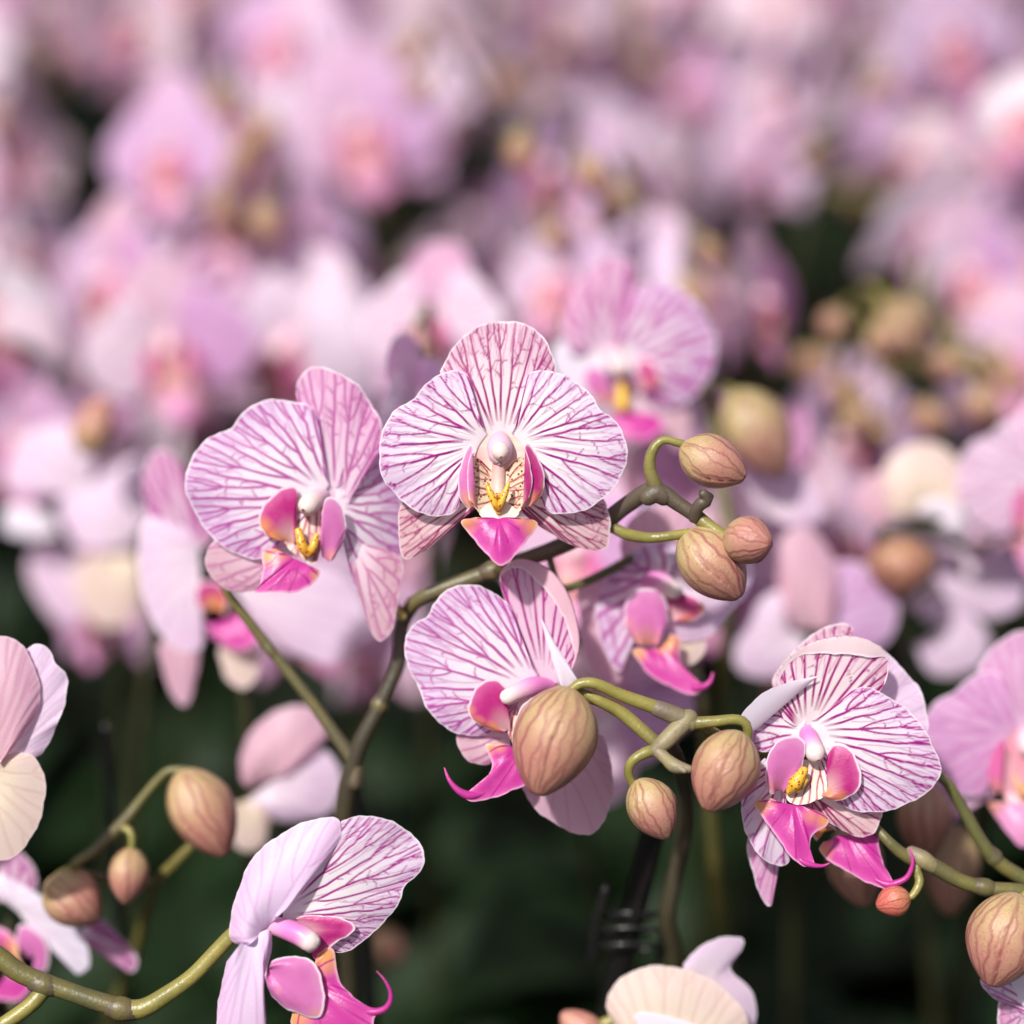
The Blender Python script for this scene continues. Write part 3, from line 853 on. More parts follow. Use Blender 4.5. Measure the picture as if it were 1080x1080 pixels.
def flower_hanging(cx=885, cy=800):
    """behind the right flower: edges of its petals and its lip show"""
    T = Trace(690, 640, 3.375, cx, cy)
    P = []
    P.append(('dorsal_sepal', [dict(mat=M_SEP, base=T((600, 400), (660, 400)), z0=-4, ends=T((480, 380), (425, 280), (440, 225), (480, 180), (540, 118), (610, 72), (665, 58), (702, 72), (712, 105), (700, 300)), bulge=4, veins=VV(9, (12, 6), 1.7), seed=51)]))
    P.append(('petal', [dict(mat=M_PALE, base=T((660, 420), (660, 500)), z0=-2, ends=T((700, 200), (780, 140), (830, 165), (900, 235), (945, 290), (970, 370), (974, 450), (930, 600), (800, 620)), bulge=6, veins=VV(9, (12, 8), 1.5), seed=52, ruffle=2)]))
    P.append(('lateral_sepal', [dict(mat=M_SEP2, base=T((440, 700), (500, 720)), z0=-4, ends=T((340, 800), (333, 870), (352, 950), (375, 1020), (400, 1062), (420, 1062), (424, 1010), (412, 940), (420, 860)), bulge=5, veins=VV(4, (9, 7), 1.4), seed=53)]))
    P.append(('side_lobe', [dict(mat=M_LOBE, base=T((600, 800, 4), (640, 790, 4)), ends=T((575, 830, 6), (555, 800, 8), (580, 765, 9), (630, 775, 9), (650, 800, 6)), bulge=3, res=1.5, tones=T.tones((585, 790, 16, 1)))]))
    P.append(('lip', [dict(mat=M_LIP, base=T((650, 810, 6), (720, 800, 6)), ends=T((600, 835, 6), (584, 862, 8), (612, 895, 12), (680, 935, 18), (750, 968, 22), (812, 990, 26), (832, 976, 28), (828, 950, 26), (805, 900, 18), (792, 840, 10), (805, 790, 6), (760, 780, 4)), bulge=4, res=1.2, keel=3,
        tones=T.tones((590, 860, 12, .9)), veins=VV(5, (99, 99), 1.2, cross=0, wob=.4), seed=54),
        dict(k='tube', mat=M_LIP, pts=T((770, 955, 24), (812, 972, 26), (845, 966, 28), (880, 945, 30), (898, 905, 31), (898, 870, 31), (888, 846, 30)), radii=[1.0, 4.2, 3.4, 2.8, 2.2, 1.6, 0.8], n=12, res=1.2)]))
    return P


def flower_bottom(cx=300, cy=975):
    T = Trace(220, 840, 4.32, cx, cy)
    P = []
    P.append(('petal', [dict(mat=M_PET, base=T((330, 500), (330, 570)), z0=-6,
        ends=T((450, 380), (545, 260), (600, 180), (604, 112), (650, 90), (720, 80), (800, 94), (880, 128), (950, 188), (986, 270), (962, 340), (902, 402), (862, 490), (785, 590), (685, 680), (595, 718), (520, 690), (430, 620)),
        tilt=(0.05, 0.1), bulge=7, ruffle=2, veins=VV(11, (13, 5.6), 1.6), seed=61)]))
    P.append(('dorsal_sepal', [dict(mat=M_VIO, base=T((240, 620), (300, 560)), z0=10,
        ends=T((170, 680), (104, 640), (108, 540), (135, 430), (190, 300), (270, 208), (400, 128), (530, 88), (598, 100), (604, 180), (545, 275), (450, 400), (340, 480)), bulge=16, veins=VV(7, (20, 14), 1.8, cross=0, soft=2), seed=62)]))
    P.append(('petal', [dict(mat=M_VIO, base=T((180, 620), (280, 590)), z0=14,
        ends=T((90, 740), (60, 880), (42, 1060), (45, 1200), (120, 1330), (220, 1280), (275, 1150), (266, 1000), (262, 830), (293, 690), (295, 605)), bulge=10, veins=VV(6, (14, 12), 1.5, cross=0, soft=2), seed=63)]))
    P.append(('side_lobe', [dict(mat=M_LOBE, base=T((400, 560, 2), (440, 640, 2)), ends=T((395, 545, 2), (480, 536, 4), (560, 541, 6), (640, 562, 8), (674, 590, 8), (650, 622, 8), (600, 650, 6), (550, 690, 6), (500, 740, 6), (460, 700, 4)), bulge=3, res=1.3, tones=())]))
    P.append(('lip', [dict(mat=M_LIP, base=T((480, 780, 8), (460, 900, 10)), ends=T((500, 710, 8), (545, 680, 8), (575, 700, 8), (590, 780, 12), (615, 845, 14), (680, 905, 18), (735, 938, 20), (768, 950, 21), (775, 965, 22), (762, 990, 22), (750, 1060, 26), (620, 1110, 26), (480, 1120, 22), (390, 1030, 16), (385, 950, 12)), bulge=6, res=1.2, keel=5,
        tones=T.tones((545, 720, 18, 1), (400, 980, 18, 1), (480, 740, 10, 1)), veins=VV(5, (99, 99), 1.4, cross=0, wob=.4), seed=64),
        dict(k='tube', mat=M_LIP, pts=T((690, 960, 19), (740, 960, 20), (775, 957, 22), (812, 940, 24), (834, 905, 26), (834, 860, 27), (810, 810, 28), (775, 770, 28)), radii=[1.0, 4.2, 3.8, 3.2, 2.6, 2.0, 1.3, 0.5], n=12, res=1.2, tone=0)]))
    P.append(('side_lobe', [dict(mat=M_LOBEV, base=T((285, 765, 21), (282, 790, 21)), ends=T((300, 728, 22), (350, 708, 24), (440, 706, 26), (505, 755, 28), (538, 850, 28), (534, 945, 28), (500, 982, 26), (430, 965, 24), (355, 945, 22), (290, 872, 20), (268, 800, 20), (280, 745, 22)), bulge=8, res=1.3, tones=T.tones((500, 960, 8, .5), (330, 860, 4, .4)))]))
    P.append(('column', [dict(k='tube', mat=M_COLUMNP, pts=T((270, 590, -6), (340, 592, 8), (420, 612, 18), (470, 640, 22)), radii=[9, 10.5, 11.5, 11], n=24, res=1.3, tone=[.9, .25, .0, 1]),
        dict(k='tube', mat=M_COLUMNP, pts=T((488, 640, 23), (470, 672, 21)), radii=[7.5, 5], n=16, res=1.3, tone=1.0)]))
    return P


def flower_edge(cx=20, cy=780):
    T = Trace(0, 650, 2.512, cx, cy)
    P = []
    P.append(('petal', [dict(mat=M_PALE, base=T((10, 330), (20, 390)), z0=-3, ends=T((20, 180), (60, 95), (100, 74), (130, 92), (148, 125), (174, 155), (174, 210), (150, 290), (105, 367), (50, 385)), bulge=5, ruffle=2, veins=VV(8, (12, 8), 1.6, soft=1.6), seed=71)]))
    P.append(('dorsal_sepal', [dict(mat=M_PINK, base=T((-30, 370), (10, 390)), z0=6, ends=T((-120, 300), (-110, 120), (-50, 50), (0, 48), (45, 62), (82, 105), (104, 160), (110, 210), (95, 265), (55, 325), (10, 380)), bulge=14, veins=VV(7, (12, 9), 2.2, cross=0, soft=3), seed=72)]))
    P.append(('lateral_sepal', [dict(mat=M_CREAM, base=T((-20, 400), (-20, 470)), z0=4, ends=T((0, 372), (40, 358), (90, 370), (122, 430), (119, 500), (92, 572), (52, 627), (0, 645), (-60, 600)), bulge=8, veins=VV(6, (12, 9), 1.8, cross=0, soft=2.4), seed=73)]))
    return P


def flower_mid(cx=700, cy=645):
    T = Trace(560, 520, 4.5, cx, cy)
    P = []
    P.append(('petal', [dict(mat=M_PALE, base=T((640, 420), (660, 520)), z0=-6, res=2.4, ends=T((640, 300), (760, 230), (900, 200), (1020, 250), (1060, 380), (1030, 480), (960, 560), (870, 670), (790, 705), (700, 700), (650, 640)), bulge=6, ruffle=2, veins=VV(9, (14, 9), 1.8, soft=3), seed=81)]))
    P.append(('dorsal_sepal', [dict(mat=M_PINK, base=T((520, 400), (640, 400)), z0=-10, res=2.4, ends=T((440, 330), (430, 240), (470, 130), (560, 75), (660, 60), (760, 90), (800, 180), (780, 300), (700, 380)), bulge=5, veins=VV(7, (16, 10), 1.8, soft=3), seed=82)]))
    P.append(('petal', [dict(mat=M_PET2, base=T((640, 400), (560, 430)), z0=4, res=2.2, ends=T((700, 260), (620, 225), (520, 250), (420, 330), (345, 430), (305, 560), (325, 690), (375, 800), (420, 845), (436, 815), (410, 740), (385, 640), (400, 540), (470, 460)), bulge=9, veins=VV(7, (14, 9), 1.6, soft=3), seed=83)]))
    P.append(('lateral_sepal', [dict(mat=M_PINK, base=T((450, 520), (460, 700)), z0=-10, res=2.4, ends=T((400, 360), (290, 400), (225, 480), (235, 600), (250, 760), (330, 900), (440, 880), (480, 780)), bulge=5, veins=VV(6, (16, 10), 1.6, soft=3), seed=84)]))
    P.append(('lateral_sepal', [dict(mat=M_CREAM, base=T((680, 660), (700, 740)), z0=-12, res=2.4, ends=T((760, 640), (820, 680), (835, 740), (800, 800), (740, 825), (700, 800)), bulge=3, seed=85)]))
    P.append(('side_lobe', [dict(mat=M_LOBE, base=T((660, 600, 6), (650, 560, 6)), res=2, ends=T((700, 612, 8), (770, 600, 12), (825, 550, 14), (790, 500, 12), (730, 470, 10), (680, 470, 8), (650, 500, 6)), bulge=3, tones=T.tones((740, 605, 10, .7), (810, 550, 8, .6)))]))
    P.append(('side_lobe', [dict(mat=M_LOBEV, base=T((540, 720, 16), (580, 720, 16)), res=2, ends=T((480, 700, 18), (440, 620, 22), (445, 520, 24), (500, 452, 26), (580, 450, 26), (630, 500, 24), (642, 590, 22), (615, 690, 18)), bulge=7, tones=T.tones((530, 720, 20, .9), (450, 620, 10, .4)))]))
    P.append(('lip', [dict(mat=M_LIP, base=T((560, 740, 14), (640, 700, 12)), res=2, ends=T((510, 730, 14), (478, 745, 14), (510, 800, 18), (560, 855, 22), (640, 905, 26), (740, 945, 30), (790, 930, 32), (800, 900, 32), (762, 872, 30), (720, 830, 24), (700, 770, 18), (705, 690, 14), (660, 665, 12)), bulge=4, tones=T.tones((490, 750, 12, 1), (640, 690, 16, 1), (690, 700, 10, .7)), seed=86),
        dict(k='tube', mat=M_LIP, pts=T((770, 912, 31), (810, 905, 32), (838, 880, 33), (848, 845, 33)), radii=[5, 3.5, 2.4, 1.2], n=12, res=1.5)]))
    P.append(('column', [dict(k='tube', mat=M_COLUMNP, pts=T((560, 410, 4), (620, 430, 18), (670, 460, 24)), radii=[12, 12, 9], n=18, res=2, tone=[0, 0.2, 1])]))
    return P


def flower_rear(cx=675, cy=385):
    T = Trace(560, 250, 3.6, cx, cy)
    P = []
    P.append(('dorsal_sepal', [dict(mat=M_SEP2, base=T((230, 440), (320, 440)), z0=-5, res=3, ends=T((140, 420), (118, 330), (150, 230), (195, 150), (250, 92), (310, 72), (370, 82), (398, 120), (390, 200), (360, 330), (340, 420)), bulge=6, veins=VV(6, (14, 10), 1.6, soft=4), seed=91)]))
    P.append(('petal', [dict(mat=M_PET2, base=T((330, 440), (360, 500)), z0=2, res=3, ends=T((340, 340), (365, 240), (400, 190), (480, 172), (565, 198), (640, 265), (692, 345), (702, 430), (675, 540), (605, 612), (520, 652), (450, 630), (400, 570)), bulge=8, veins=VV(10, (13, 9), 1.5, soft=4), seed=92)]))
    P.append(('petal', [dict(mat=M_WHITE, base=T((290, 500), (270, 440)), z0=2, res=3, ends=T((240, 640), (180, 620), (110, 540), (80, 440), (120, 380), (200, 380)), bulge=5, tilt=(0.8, 0), seed=93)]))
    P.append(('lateral_sepal', [dict(mat=M_LSEP2, base=T((380, 600), (420, 580)), z0=-8, res=3, ends=T((420, 700), (480, 780), (560, 800), (600, 740), (600, 660), (520, 600)), bulge=4, seed=94)]))
    P.append(('side_lobe', [dict(mat=M_LOBE, base=T((410, 590, 8), (400, 560, 8)), res=2.4, ends=T((450, 590, 12), (488, 560, 16), (480, 500, 16), (440, 462, 14), (400, 470, 10)), bulge=4, tones=T.tones((480, 560, 8, .6)))]))
    P.append(('side_lobe', [dict(mat=M_LOBEV, base=T((290, 640, 12), (310, 640, 12)), res=2.4, ends=T((240, 620, 16), (195, 560, 20), (205, 500, 22), (260, 500, 20), (300, 560, 16)), bulge=4, tones=T.tones((270, 630, 12, .8)))]))
    P.append(('callus', [dict(k='tube', mat=M_CALLUS, pts=T((340, 570, 14), (345, 640, 18)), radii=[5, 9], n=12, res=2, tone=0)]))
    P.append(('lip', [dict(mat=M_LIP, base=T((330, 670, 14), (400, 670, 14)), res=2.4, ends=T((290, 690, 14), (300, 740, 20), (360, 770, 26), (430, 775, 28), (490, 740, 24), (500, 700, 18), (440, 670, 14)), bulge=4, seed=96)]))
    P.append(('column', [dict(k='tube', mat=M_COLUMN, pts=T((310, 450, 4), (335, 500, 20)), radii=[11, 10], n=16, res=2, tone=[0.2, .8])]))
    return P


# ------------------------------------------------------------------ generic flower (for the rows behind) from the main flower's shapes
def merged_flower(swap, res, noveins=True):
    g = Geo()
    byname = []
    for name, pieces in flower_main():
        gg = Geo()
        for pc in pieces:
            pc = dict(pc)
            kind = pc.pop('k', 'fan')
            pc['mat'] = swap.get(pc['mat'].name, pc['mat'])
            if kind == 'fan':
                pc['res'] = res
                pc['striae'] = 0
                if noveins: pc['veins'] = None
                else:
                    if pc.get('veins'): pc['veins'] = dict(pc['veins'], soft=3.5, gap=(18, 12), w=2.0)
                fan(gg, **pc)
            else:
                pc['res'] = res
                pc['n'] = 10
                tube(gg, **pc)
        byname.append((name, gg))
        g.merge(gg)
    return g, byname


SWAP = {'striped_petal': M_BG, 'striped_sepal': M_BGS, 'lower_sepal': M_BGS, 'magenta_lip': B_LIP, 'magenta_side_lobe': B_LOBE, 'violet_side_lobe': B_LOBE,
        'speckled_throat': B_THROAT, 'pale_throat': B_THROAT, 'yellow_callus': B_CALLUS, 'column': B_COL}
gbg, _ = merged_flower(SWAP, 7.0)
g_cup = Geo()
vv = np.concatenate(gbg.V)
# a second, more cupped and a third, reflexed habit
def habit(k, drop):
    g = Geo()
    g.merge(gbg)
    v = g.V[0]
    rr2 = np.hypot(v[:, 0], v[:, 1]) / 130
    v = v.copy()
    v[:, 2] += k * rr2 ** 2 * 60
    v[:, 1] += drop * rr2 ** 2 * -10
    v[:, :2] *= (1 - 0.22 * abs(k) * rr2 ** 2)[:, None]
    g.V[0] = v
    return g


PXM = D0 / F
ME_BG = [gbg.mesh('orchid_flower', PXM), habit(0.55, 0.4).mesh('orchid_flower_cupped', PXM), habit(-0.6, 0.2).mesh('orchid_flower_reflexed', PXM)]
_, midparts = merged_flower(SWAP, 4.0, False)
ME_MID = [(n, g.mesh('mid_' + n, PXM)) for n, g in midparts]
ME_BUDS = [bud_geo(M_BUDS, 1.0, 0.72, 20, 24, seed=s_, nveins=12).mesh('orchid_bud') for s_ in (1, 2, 3)]


def leaf_geo(L=0.17, Wd=0.062, arch=0.05):
    nu, nv = 26, 11
    u = np.linspace(0, 1, nu)
    prof = np.sin(np.pi * np.clip(u, 0, 1) ** 0.8) ** 0.55 * Wd / 2
    prof = np.maximum(prof, 0.010 * (1 - u))
    v = np.linspace(-1, 1, nv)
    Uu, Vv = np.meshgrid(u, v, indexing='ij')
    x = Vv * prof[:, None]
    y = Uu * L * (1 - 0.12 * Uu ** 2)
    z = arch * np.sin(np.pi * Uu * 0.75) * 1.2 - 0.06 * Uu ** 3 + 0.010 * np.abs(Vv) ** 1.3
    top = np.stack((x, y, z), -1).reshape(-1, 3)
    bot = top - np.array((0, 0, 0.0016))
    g = Geo()
    g.add(top, grid_faces(nu, nv), M_LEAF)
    g.add(bot, grid_faces(nu, nv)[:, ::-1], M_LEAF)
    return g


ME_LEAF = leaf_geo().mesh('orchid_leaf')


def lathe(prof, mat, n=36):
    g = Geo()
    th = np.linspace(0, 2 * np.pi, n, endpoint=False)
    P = np.array(prof, float)
    V = np.stack((P[:, 0, None] * np.cos(th), P[:, 0, None] * np.sin(th), np.broadcast_to(P[:, 1, None], (len(P), n))), -1)
    g.add(V.reshape(-1, 3), grid_faces(len(P), n, True), mat)
    return g


ME_POT = lathe([(0.001, 0.002), (0.042, 0.002), (0.043, 0.004), (0.052, 0.095), (0.056, 0.096), (0.057, 0.108), (0.0535, 0.109), (0.052, 0.09), (0.049, 0.086)], M_POT).mesh('pot')
gb = Geo()
th = np.linspace(0, 2 * np.pi, 40, endpoint=False)
rr_ = np.linspace(0.001, 0.050, 14)
hv = 0.088 + 0.012 * RNG.random((14, 40)) * (1 - (rr_ / 0.06)[:, None] ** 2)
gb.add(np.stack((rr_[:, None] * np.cos(th), rr_[:, None] * np.sin(th), hv), -1).reshape(-1, 3), grid_faces(14, 40, True)[:, ::-1], M_BARK)
ME_BARK = gb.mesh('bark')


def base_parts(root, seed, leaves=5):
    rg = random.Random(seed)
    child('pot', ME_POT, root, root.location)
    child('bark', ME_BARK, root, root.location)
    a0 = rg.random() * 6.28
    for k in range(leaves):
        a = a0 + k * math.pi + rg.uniform(-0.45, 0.45)
        o = child('leaf', ME_LEAF, root, Vector(root.location) + Vector((0, 0, 0.098 + 0.006 * k)), Matrix.Rotation(a, 3, 'Z') @ Matrix.Rotation(rg.uniform(-0.05, 0.35), 3, 'X'), 0.8 + 0.35 * rg.random())


def stake(root, p_top, r=0.0024, lean=None, top_out=0.02, name='support_stake'):
    g = Geo()
    base = np.array(root.location) + np.array((0.012, 0.006, 0.06))
    tube(g, M_STAKE, [base - np.array(root.location), np.array(p_top) - np.array(root.location)], r, n=12, res=0.02)
    return child(name, g.mesh(name), root, root.location)


def spike(root, tubes, name='flower_spike'):
    """tubes: (mat, world points, radii, tone) as ONE branched stem"""
    g = Geo()
    o = np.array(root.location)
    for (mat, pts, radii, *tn) in tubes:
        tube(g, mat, [np.array(p) - o for p in pts], radii, n=14, res=0.0011, tone=tn[0] if tn else None, lump=0.06, seed=len(g.V))
    return child(name, g.mesh(name), root, root.location)


def node(a, b, r):
    a, b = np.array(a), np.array(b)
    return (M_STEM, [a, a * 0.7 + b * 0.3, a * 0.3 + b * 0.7, b], [r * 1.02, r * 1.22, r * 1.16, r * 0.98], [0.8, 0.35, 0.4, 0.8])


def pp(d, *pts):
    """photo points -> world; a third number shifts the depth, in mm towards the viewer"""
    return [W(p[0], p[1], d - (p[2] / 1000 if len(p) > 2 else 0)) for p in pts]


def add_bud(root, a, b, wpx, d, mat=None, seed=1, za=0, zb=0, label=None, hi=True, nv=15, tipx=0.0, length=None):
    """a, b: photo px of attachment and tip; za, zb in px towards the viewer; wpx width in px"""
    s = d / F
    A = W(a[0], a[1], d) - D_ * za * s
    Bp = W(b[0], b[1], d) - D_ * zb * s
    ax = Bp - A
    L = np.linalg.norm(ax)
    g = bud_geo(mat or M_BUD, L, wpx * s, 64 if hi else 30, 120 if hi else 36, seed, tipx, nv)
    return child('bud', g.mesh('bud'), root, A, frame_from(ax, -D_ + 0.01 * R_), 1.0, label)


# ------------------------------------------------------------------ the plants in focus
def pot_below(px, py, d, dx=0.0, dy=0.0):
    w = W(px, py, d)
    return (w[0] + dx, w[1] + dy)


# ---- A: the top spike
dA = 0.55
A = plant_root(pot_below(355, 900, 0.575, 0, 0.02), 'orchid plant carrying the sharpest striped flower and three buds above its right side')
base_parts(A, 1)
aw = Vector(A.location)
low = W(362, 880, 0.585)
spike(A, [
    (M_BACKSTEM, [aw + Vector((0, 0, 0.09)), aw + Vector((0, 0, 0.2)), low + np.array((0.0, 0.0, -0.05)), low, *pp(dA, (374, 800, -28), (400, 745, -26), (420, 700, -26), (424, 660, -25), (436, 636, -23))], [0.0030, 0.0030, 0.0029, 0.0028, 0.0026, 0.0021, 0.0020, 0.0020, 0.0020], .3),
    (M_STEM, pp(dA, (428, 645, -24), (450, 628, -20), (520, 602, -18), (590, 576, -17), (640, 551, -11)), [0.0018, 0.0020, 0.0021, 0.0023, 0.0024], [.3, .3, .3, .8, 1]),
    node(*pp(dA, (512, 604, -18), (530, 598, -18)), 0.0023),
    node(*pp(dA, (403, 738, -26), (398, 750, -26)), 0.0021),
    node(*pp(dA, (290, 692, -28), (279, 677, -28)), 0.0014),
    (M_DARKSTEM, pp(dA, (636, 553, -11), (662, 532, -6), (690, 517, -1), (716, 532), (738, 547)), [0.0024, 0.0023, 0.0024, 0.0020, 0.0019], [1, .6, .7, .6, .6]),
    (M_DARKSTEM, pp(dA, (684, 524), (692, 519), (700, 524)), [0.0024, 0.0028, 0.0024], [.5, .8, .5]),
    (M_PED, pp(dA, (692, 516), (685, 494, 1), (688, 475, 2), (700, 464, 2), (719, 468, 2)), [0.0021, 0.0017, 0.0014, 0.0011, 0.0011], [.7, .3, 0.1, 0, 0]),
    (M_PED, pp(dA, (738, 547), (752, 558, 1), (768, 570, 2)), [0.0019, 0.0018, 0.0018], [0.5, 0, 0]),
    (M_DARKSTEM, pp(dA, (732, 545, 1), (736, 534, 3), (746, 526, 4), (742, 521, 5)), [0.0017, 0.0017, 0.0019, 0.0013], [.7, .9, .9, .9]),
    (M_PED, pp(dA, (645, 556, -9), (664, 564, -6), (690, 567, 0), (727, 562, 0)), [0.0015, 0.0016, 0.0014, 0.0013], [0.5, 0, 0, 0]),
    (M_STEM, [*pp(dA, (374, 826, -28), (374, 806, -28), (354, 776, -28), (330, 742, -28), (283, 682, -28), (242, 628, -27), (236, 612, -27))], [0.0022, 0.0020, 0.0018, 0.0016, 0.0015, 0.0013, 0.0010], [.8, .6, .5, .3, .2, 0, 0]),
    (M_PED, pp(dA, (528, 600, -14), (528, 550, -20), (527, 492, -3)), [0.0014, 0.001, 0.001]),
    (M_PED, pp(dA, (424, 650, -20), (390, 600, -28), (340, 540, -26), (326, 522, -13)), [0.0014, 0.001, 0.001]),
    (M_STEM, pp(dA, (578, 583, -19), (590, 618, -23), (612, 616, -25), (640, 603, -28), (672, 588, -33), (700, 600, -38)), [0.0010, 0.0012, 0.0013, 0.0012]),
])
build_flower(A, 527, 482, dA, flower_main(), 'sharp white flower with crisp purple veins facing the viewer')
build_flower(A, 322, 520, 0.563, flower_left(), 'slightly soft lavender flower turned to the right')
add_bud(A, (718, 470), (784, 507), 57, dA - 0.002, seed=4, za=0, zb=6, label='upper closed bud on the arched stalk', tipx=0.05)
add_bud(A, (722, 560), (780, 630), 72, dA + 0.001, seed=9, za=0, zb=8, label='largest pale closed bud under the stem')
add_bud(A, (768, 567), (808, 573), 54, dA - 0.004, M_BUD, seed=6, za=-6, zb=34, label='small rusty bud pointing at the viewer')
stake(A, W(372, 830, 0.600) + np.array((0, 0.004, 0)), 0.0026)

# ---- B: the middle spike with the bud cluster
dB = 0.545
B = plant_root((-0.028, 0.487), 'orchid plant with a forked bud cluster between two striped flowers, on a black stake')
base_parts(B, 2)
bw = Vector(B.location)
lowB = W(686, 1075, 0.612)
spike(B, [
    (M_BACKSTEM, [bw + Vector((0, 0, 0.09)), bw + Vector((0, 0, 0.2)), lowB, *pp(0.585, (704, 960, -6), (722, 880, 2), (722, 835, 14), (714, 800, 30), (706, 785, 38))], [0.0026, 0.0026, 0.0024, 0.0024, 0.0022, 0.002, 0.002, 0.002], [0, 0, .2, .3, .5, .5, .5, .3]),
    (M_GREYSTEM, pp(dB, (726, 758, 0), (716, 768, 1), (702, 782, 2), (692, 791, 2)), [0.0026, 0.0024, 0.0023, 0.0019], [.25, 0, 0, .2]),
    (M_GREYSTEM, pp(dB, (693, 747), (706, 752), (728, 762)), [0.0022, 0.0024, 0.0024], [.35, .45, .2]),
    (M_PED, pp(dB, (603, 727, 3), (612, 721, 3), (628, 721, 3), (655, 733, 1), (694, 747)), [0.0012, 0.0014, 0.0015, 0.0017, 0.0019], [0, 0, 0, 0, 0.15]),
    (M_PED, pp(dB, (612, 729, 0), (632, 739, 0), (655, 752, -1), (690, 782)), [0.0011, 0.0016, 0.0018, 0.0018], [0, 0, 0, .35]),
    (M_PED, pp(dB, (728, 763), (752, 761, 1), (776, 759, 1), (787, 764, 1), (789, 778, 0)), [0.0018, 0.0015, 0.0014, 0.0013, 0.0012], [.35, .1, 0, 0, 0]),
    (M_GREYSTEM, pp(dB, (692, 790, 2), (702, 800, 4), (712, 808, 6), (726, 811, 7)), [0.0018, 0.0016, 0.0019, 0.0011], [.2, 0, 0.1, 0]),
    (M_GREYSTEM, pp(dB, (712, 808, 6), (722, 813, 8)), [0.0013, 0.0007], 0),
    (M_PED, pp(dB, (693, 790, 1), (678, 795, 2), (666, 804, 2), (663, 816, 1), (668, 828, 0)), [0.0017, 0.0015, 0.0013, 0.0012, 0.0012], [.3, 0, 0, 0, 0]),
    (M_PED, pp(dB, (645, 745, -4), (600, 730, -12), (560, 722, -16)), [0.0014, 0.0012, 0.001]),
    (M_PED, pp(dB, (740, 765, -4), (790, 790, -14), (850, 790, -14)), [0.0014, 0.0012, 0.001]),
])
build_flower(B, 555, 722, 0.557, flower_low(), 'lavender flower with a curled lip behind the big bud')
build_flower(B, 855, 795, 0.551, flower_right(), 'white striped flower with a pink lip at the end of the cluster')
add_bud(B, (601, 725), (566, 838), 90, dB - 0.008, seed=12, za=-4, zb=4, label='big ribbed bud hanging in front of the lavender flower', nv=20)
add_bud(B, (672, 822), (704, 884), 54, dB - 0.001, seed=13, label='smallest smooth bud hanging under the fork', nv=14)
add_bud(B, (781, 771), (746, 855), 74, dB - 0.006, seed=15, za=0, zb=4, label='round bud beside the pink lip', nv=18)
stake(B, W(692, 862, 0.584), 0.0036)
# the black clip round spike and stake
g = Geo()
o_ = np.array(B.location)
for k, (py_, r_) in enumerate(((966, 31), (982, 35), (999, 33))):
    c_ = W(670 - (py_ - 966) * 0.2, py_, 0.599)
    s_ = 0.6 / F
    pts = [c_ + (R_ * math.cos(a) * r_ + (U_ * 0.35 - D_ * 0.93) * math.sin(a) * r_ * 0.6) * s_ - o_ for a in np.linspace(-0.4, 2 * math.pi - 0.9, 18)]
    tube(g, M_STAKE, pts, 2.4 * s_, n=10, res=0.0015)
for sx in (-1, 1):
    c0 = W(672 + sx * 33, 938, 0.596) - o_
    c1 = W(660 + sx * 35, 1010, 0.602) - o_
    tube(g, M_STAKE, [c0, (c0 + c1) / 2 + R_ * sx * 0.001, c1], 5.5 * 0.59 / F, n=10, res=0.002)
child('plant_clip', g.mesh('plant_clip'), B, B.location)

# ---- C: right spike
dC = 0.556
C = plant_root(pot_below(1150, 1000, 0.58, 0.0, 0.03), 'orchid plant entering from the right edge with an orange-red bud below its stem')
base_parts(C, 3)
cw = Vector(C.location)
spike(C, [
    (M_STEM, [cw + Vector((0, 0, 0.09)), cw + Vector((0, 0, 0.22)), *pp(dC, (1150, 990), (1110, 955), (1080, 941), (1040, 937), (1010, 928), (985, 914), (955, 903), (930, 880), (905, 850, -8), (890, 810, -12))], [0.0026, 0.0026, 0.0024, 0.0022, 0.0021, 0.0020, 0.0020, 0.0021, 0.0017, 0.0013, 0.001, 0.001], [0, 0, 0, 0, 0, .1, 0, .3, .1, 0, 0, 0]),
    (M_STEM, pp(dC, (1085, 930, -10), (1055, 912, -10), (1036, 890, -9), (1014, 850, -8), (998, 824, -7), (985, 818, -8), (970, 828, -10)), [0.0020, 0.0020, 0.0018, 0.0016, 0.0014, 0.0012, 0.001]),
    node(*pp(dC, (1046, 938), (1028, 934)), 0.0021),
    node(*pp(dC, (1052, 909, -10), (1044, 899, -9.5)), 0.0020),
    (M_PED, pp(dC, (972, 906), (966, 915, 1), (970, 930, 2), (962, 945, 3), (952, 948, 3)), [0.0019, 0.0013, 0.0012, 0.0010, 0.0009], [.2, .1, 0, 0, 0]),
    (M_GREYSTEM, pp(dC, (962, 900), (973, 906, 1), (984, 914)), [0.0020, 0.0024, 0.0020]),
])
build_flower(C, 885, 800, 0.560, flower_hanging(), 'half hidden flower whose pink lip curls below the striped one')
add_bud(C, (960, 945), (924, 956), 34, dC - 0.003, M_BUDR, seed=21, label='tiny orange-red bud', nv=12)
add_bud(C, (895, 872), (912, 956), 62, 0.585, M_BUDS, seed=22, za=-10, label='brown bud behind the curling lip')
add_bud(C, (972, 826), (978, 905), 62, 0.60, seed=23, label='soft cream bud behind the petal')
add_bud(C, (1010, 870), (1000, 965), 58, 0.62, M_BUDS, seed=24, label='shaded brown bud under the stem')

